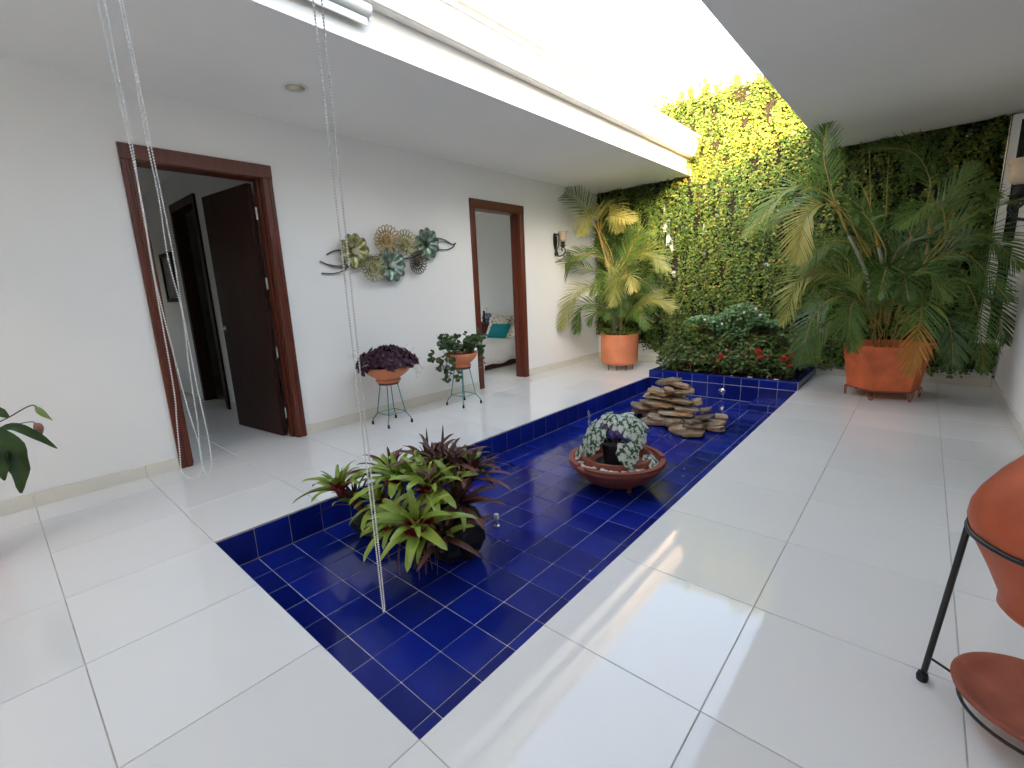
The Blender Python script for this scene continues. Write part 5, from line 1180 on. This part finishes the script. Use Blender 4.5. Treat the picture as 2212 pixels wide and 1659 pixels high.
FL = [(1.186, 5.9, .40, .030), (1.299, 5.75, .352, .034), (.891, 5.65, .28, .032), (.84, 5.6, .215, .022), (1.14, 5.75, .30, .024), (1.37, 5.65, .295, .024), (1.33, 5.66, .288, .02), (1.435, 5.7, .297, .022), (1.608, 5.6, .312, .034), (1.651, 5.75, .332, .030), (1.69, 5.66, .32, .022), (1.692, 5.55, .232, .022), (.581, 5.65, .212, .016), (.437, 5.6, .175, .016), (.535, 5.55, .178, .014), (.10, 5.95, .26, .018), (.05, 6.05, .27, .018), (.933, 5.8, .345, .014), (1.60, 5.85, .37, .016)]
for x, y, z, r_ in FL:
    y -= .05; z += .012; r_ *= 1.25; n = int(26+r_*900); d = norm(rng.normal(0, 1, (n, 3))*np.array([1, 1, .7])+np.array([0, -.5, .6])); pos = d*r_*.5
    X, Y, Z = frames(d+rng.normal(0, .25, (n, 3)), rng.normal(0, 1, (n, 3)))
    o = cloud('flower_head', LEAF4[0], LEAF4[1], pos, X, Y, Z, np.full(n, r_*.62), M['red'], ix, kind=None); o.location = (x-.9, y-6.0, z-.05+.012)
rs = thing('rose_bush', 'blue green shrub with bare brown branches and pale buds behind the red flowers', 'bush', (.88, 6.22, .05))
q = MB(); tips_ = []
for i in range(34):
    x = random.uniform(-.45, .50); a = random.uniform(-.5, .5)
    b0 = Vector((x*.45, random.uniform(-.05, .1), 0)); m_ = Vector((x*.8+random.uniform(-.1, .1), random.uniform(-.16, .1), random.uniform(.30, .52))); e = Vector((x*1.2+random.uniform(-.06, .06), random.uniform(-.2, .15), random.uniform(.58, .84)))
    C = bez([b0, b0.lerp(m_, .5)+Vector((random.uniform(-.06, .06), 0, 0)), m_, e], 10); q.tube(C, [.0065-.0004*k_ for k_ in range(11)], 5); tips_ += C[7:]
    for s_ in range(5):
        p = C[random.randint(3, 8)]; e2 = p+Vector((random.uniform(-.22, .22), random.uniform(-.15, .05), random.uniform(-.06, .16))); q.tube(bez([p, p.lerp(e2, .5)+Vector((0, 0, .02)), e2], 5), [.003, .0026, .0022, .002, .0016, .001], 4)
q.obj('branches', M['twig'], rs, kind='stuff')
N = 4800; cxs = rng.uniform(-.56, .50, N); u = rng.random(N); topz = .84-.22*(cxs/.55)**2+.08*np.sin(cxs*9+.4); botz = .56-.12*np.cos(cxs*7)
Z0 = botz+(topz-botz)*u; Y0 = rng.uniform(-.28, .15, N)
lump = np.array([noise.noise(Vector((x*9, y*9, z*9))) for x, y, z in zip(cxs, Y0, Z0)]); kp = lump > -.22
P0 = np.stack([cxs, Y0, Z0], 1)[kp]; N = len(P0)
Yd = np.stack([rng.normal(0, .8, N), rng.normal(-.4, .5, N), rng.uniform(-.5, .5, N)], 1); X, Y, Z = frames(Yd, np.stack([rng.normal(0, .35, N), rng.normal(-.6, .3, N), np.ones(N)], 1))
cloud('leaves', LEAF6[0], LEAF6[1], P0, X, Y, Z, rng.uniform(.035, .062, N), M['rose'], rs)
for x, z in ((.165, .80), (.36, .765), (-.10, .64), (.30, .85), (-.33, .70)):
    MB().lathe([(0, -.02), (.014, -.012), (.018, 0), (.012, .014), (0, .018)], 10).obj('bud', M['pinkf'], rs, True, (x, -.27, z))
# white stones along the planter edge
wp = []
for s_ in range(4):
    wp.append(MB().lathe([(0, -.5), (.7, -.4), (1, 0), (.75, .4), (0, .5)], 9, wob=.10, seed=s_*2).mesh('pebble', M['pebblew'], True))
grp = thing('planter_pebbles', 'row of white pebbles on the soil just inside the front edge of the planter', 'pebbles', (.9, 5.51, .06))
for i in range(60):
    x = random.uniform(-.80, .80) if i > 22 else random.uniform(-.8, -.45); s_ = random.uniform(.008, .018)
    if abs(x-.05) < .05: s_ *= 1.5
    inst('pebble', random.choice(wp), grp, (x, random.uniform(-.012, .05), s_*.4), (random.uniform(-.3, .3), 0, random.uniform(0, 6)), (s_*1.3, s_, s_*.8))
for x, s_ in ((.37, .034), (.66, .036), (.16, .022)): inst('pebble', wp[1], grp, (x, .0, .022), (0, .1, x), (s_, s_*.8, s_*.7))

# narrow white framed window panel at the end of the right wall
t = thing('window_panel', 'tall narrow white framed glazed panel in the far right corner', 'window', (3.27, 6.40, 0))
w = XR-3.27-.002; z0, z1 = .50, 2.74
for a, c in ((0, .062), (w-.04, w)): MB().box(a, c, -.02, .02, z0, z1).obj('stile', M['pvc'], t)
for a, c in ((z1-.05, z1), (z0, z0+.05), (1.50, 1.54)): MB().box(.062, w-.04, -.018, .018, a, c).obj('rail', M['pvc'], t)
for a, c in ((z0+.05, 1.50), (1.54, z1-.05)): MB().box(.062, w-.04, -.003, .003, a, c).obj('pane', M['glassdark'], t)
MB().tube([(-.012, 0, z0), (-.012, 0, z1)], .004, 6).obj('edge_strip', M['metal'], t)
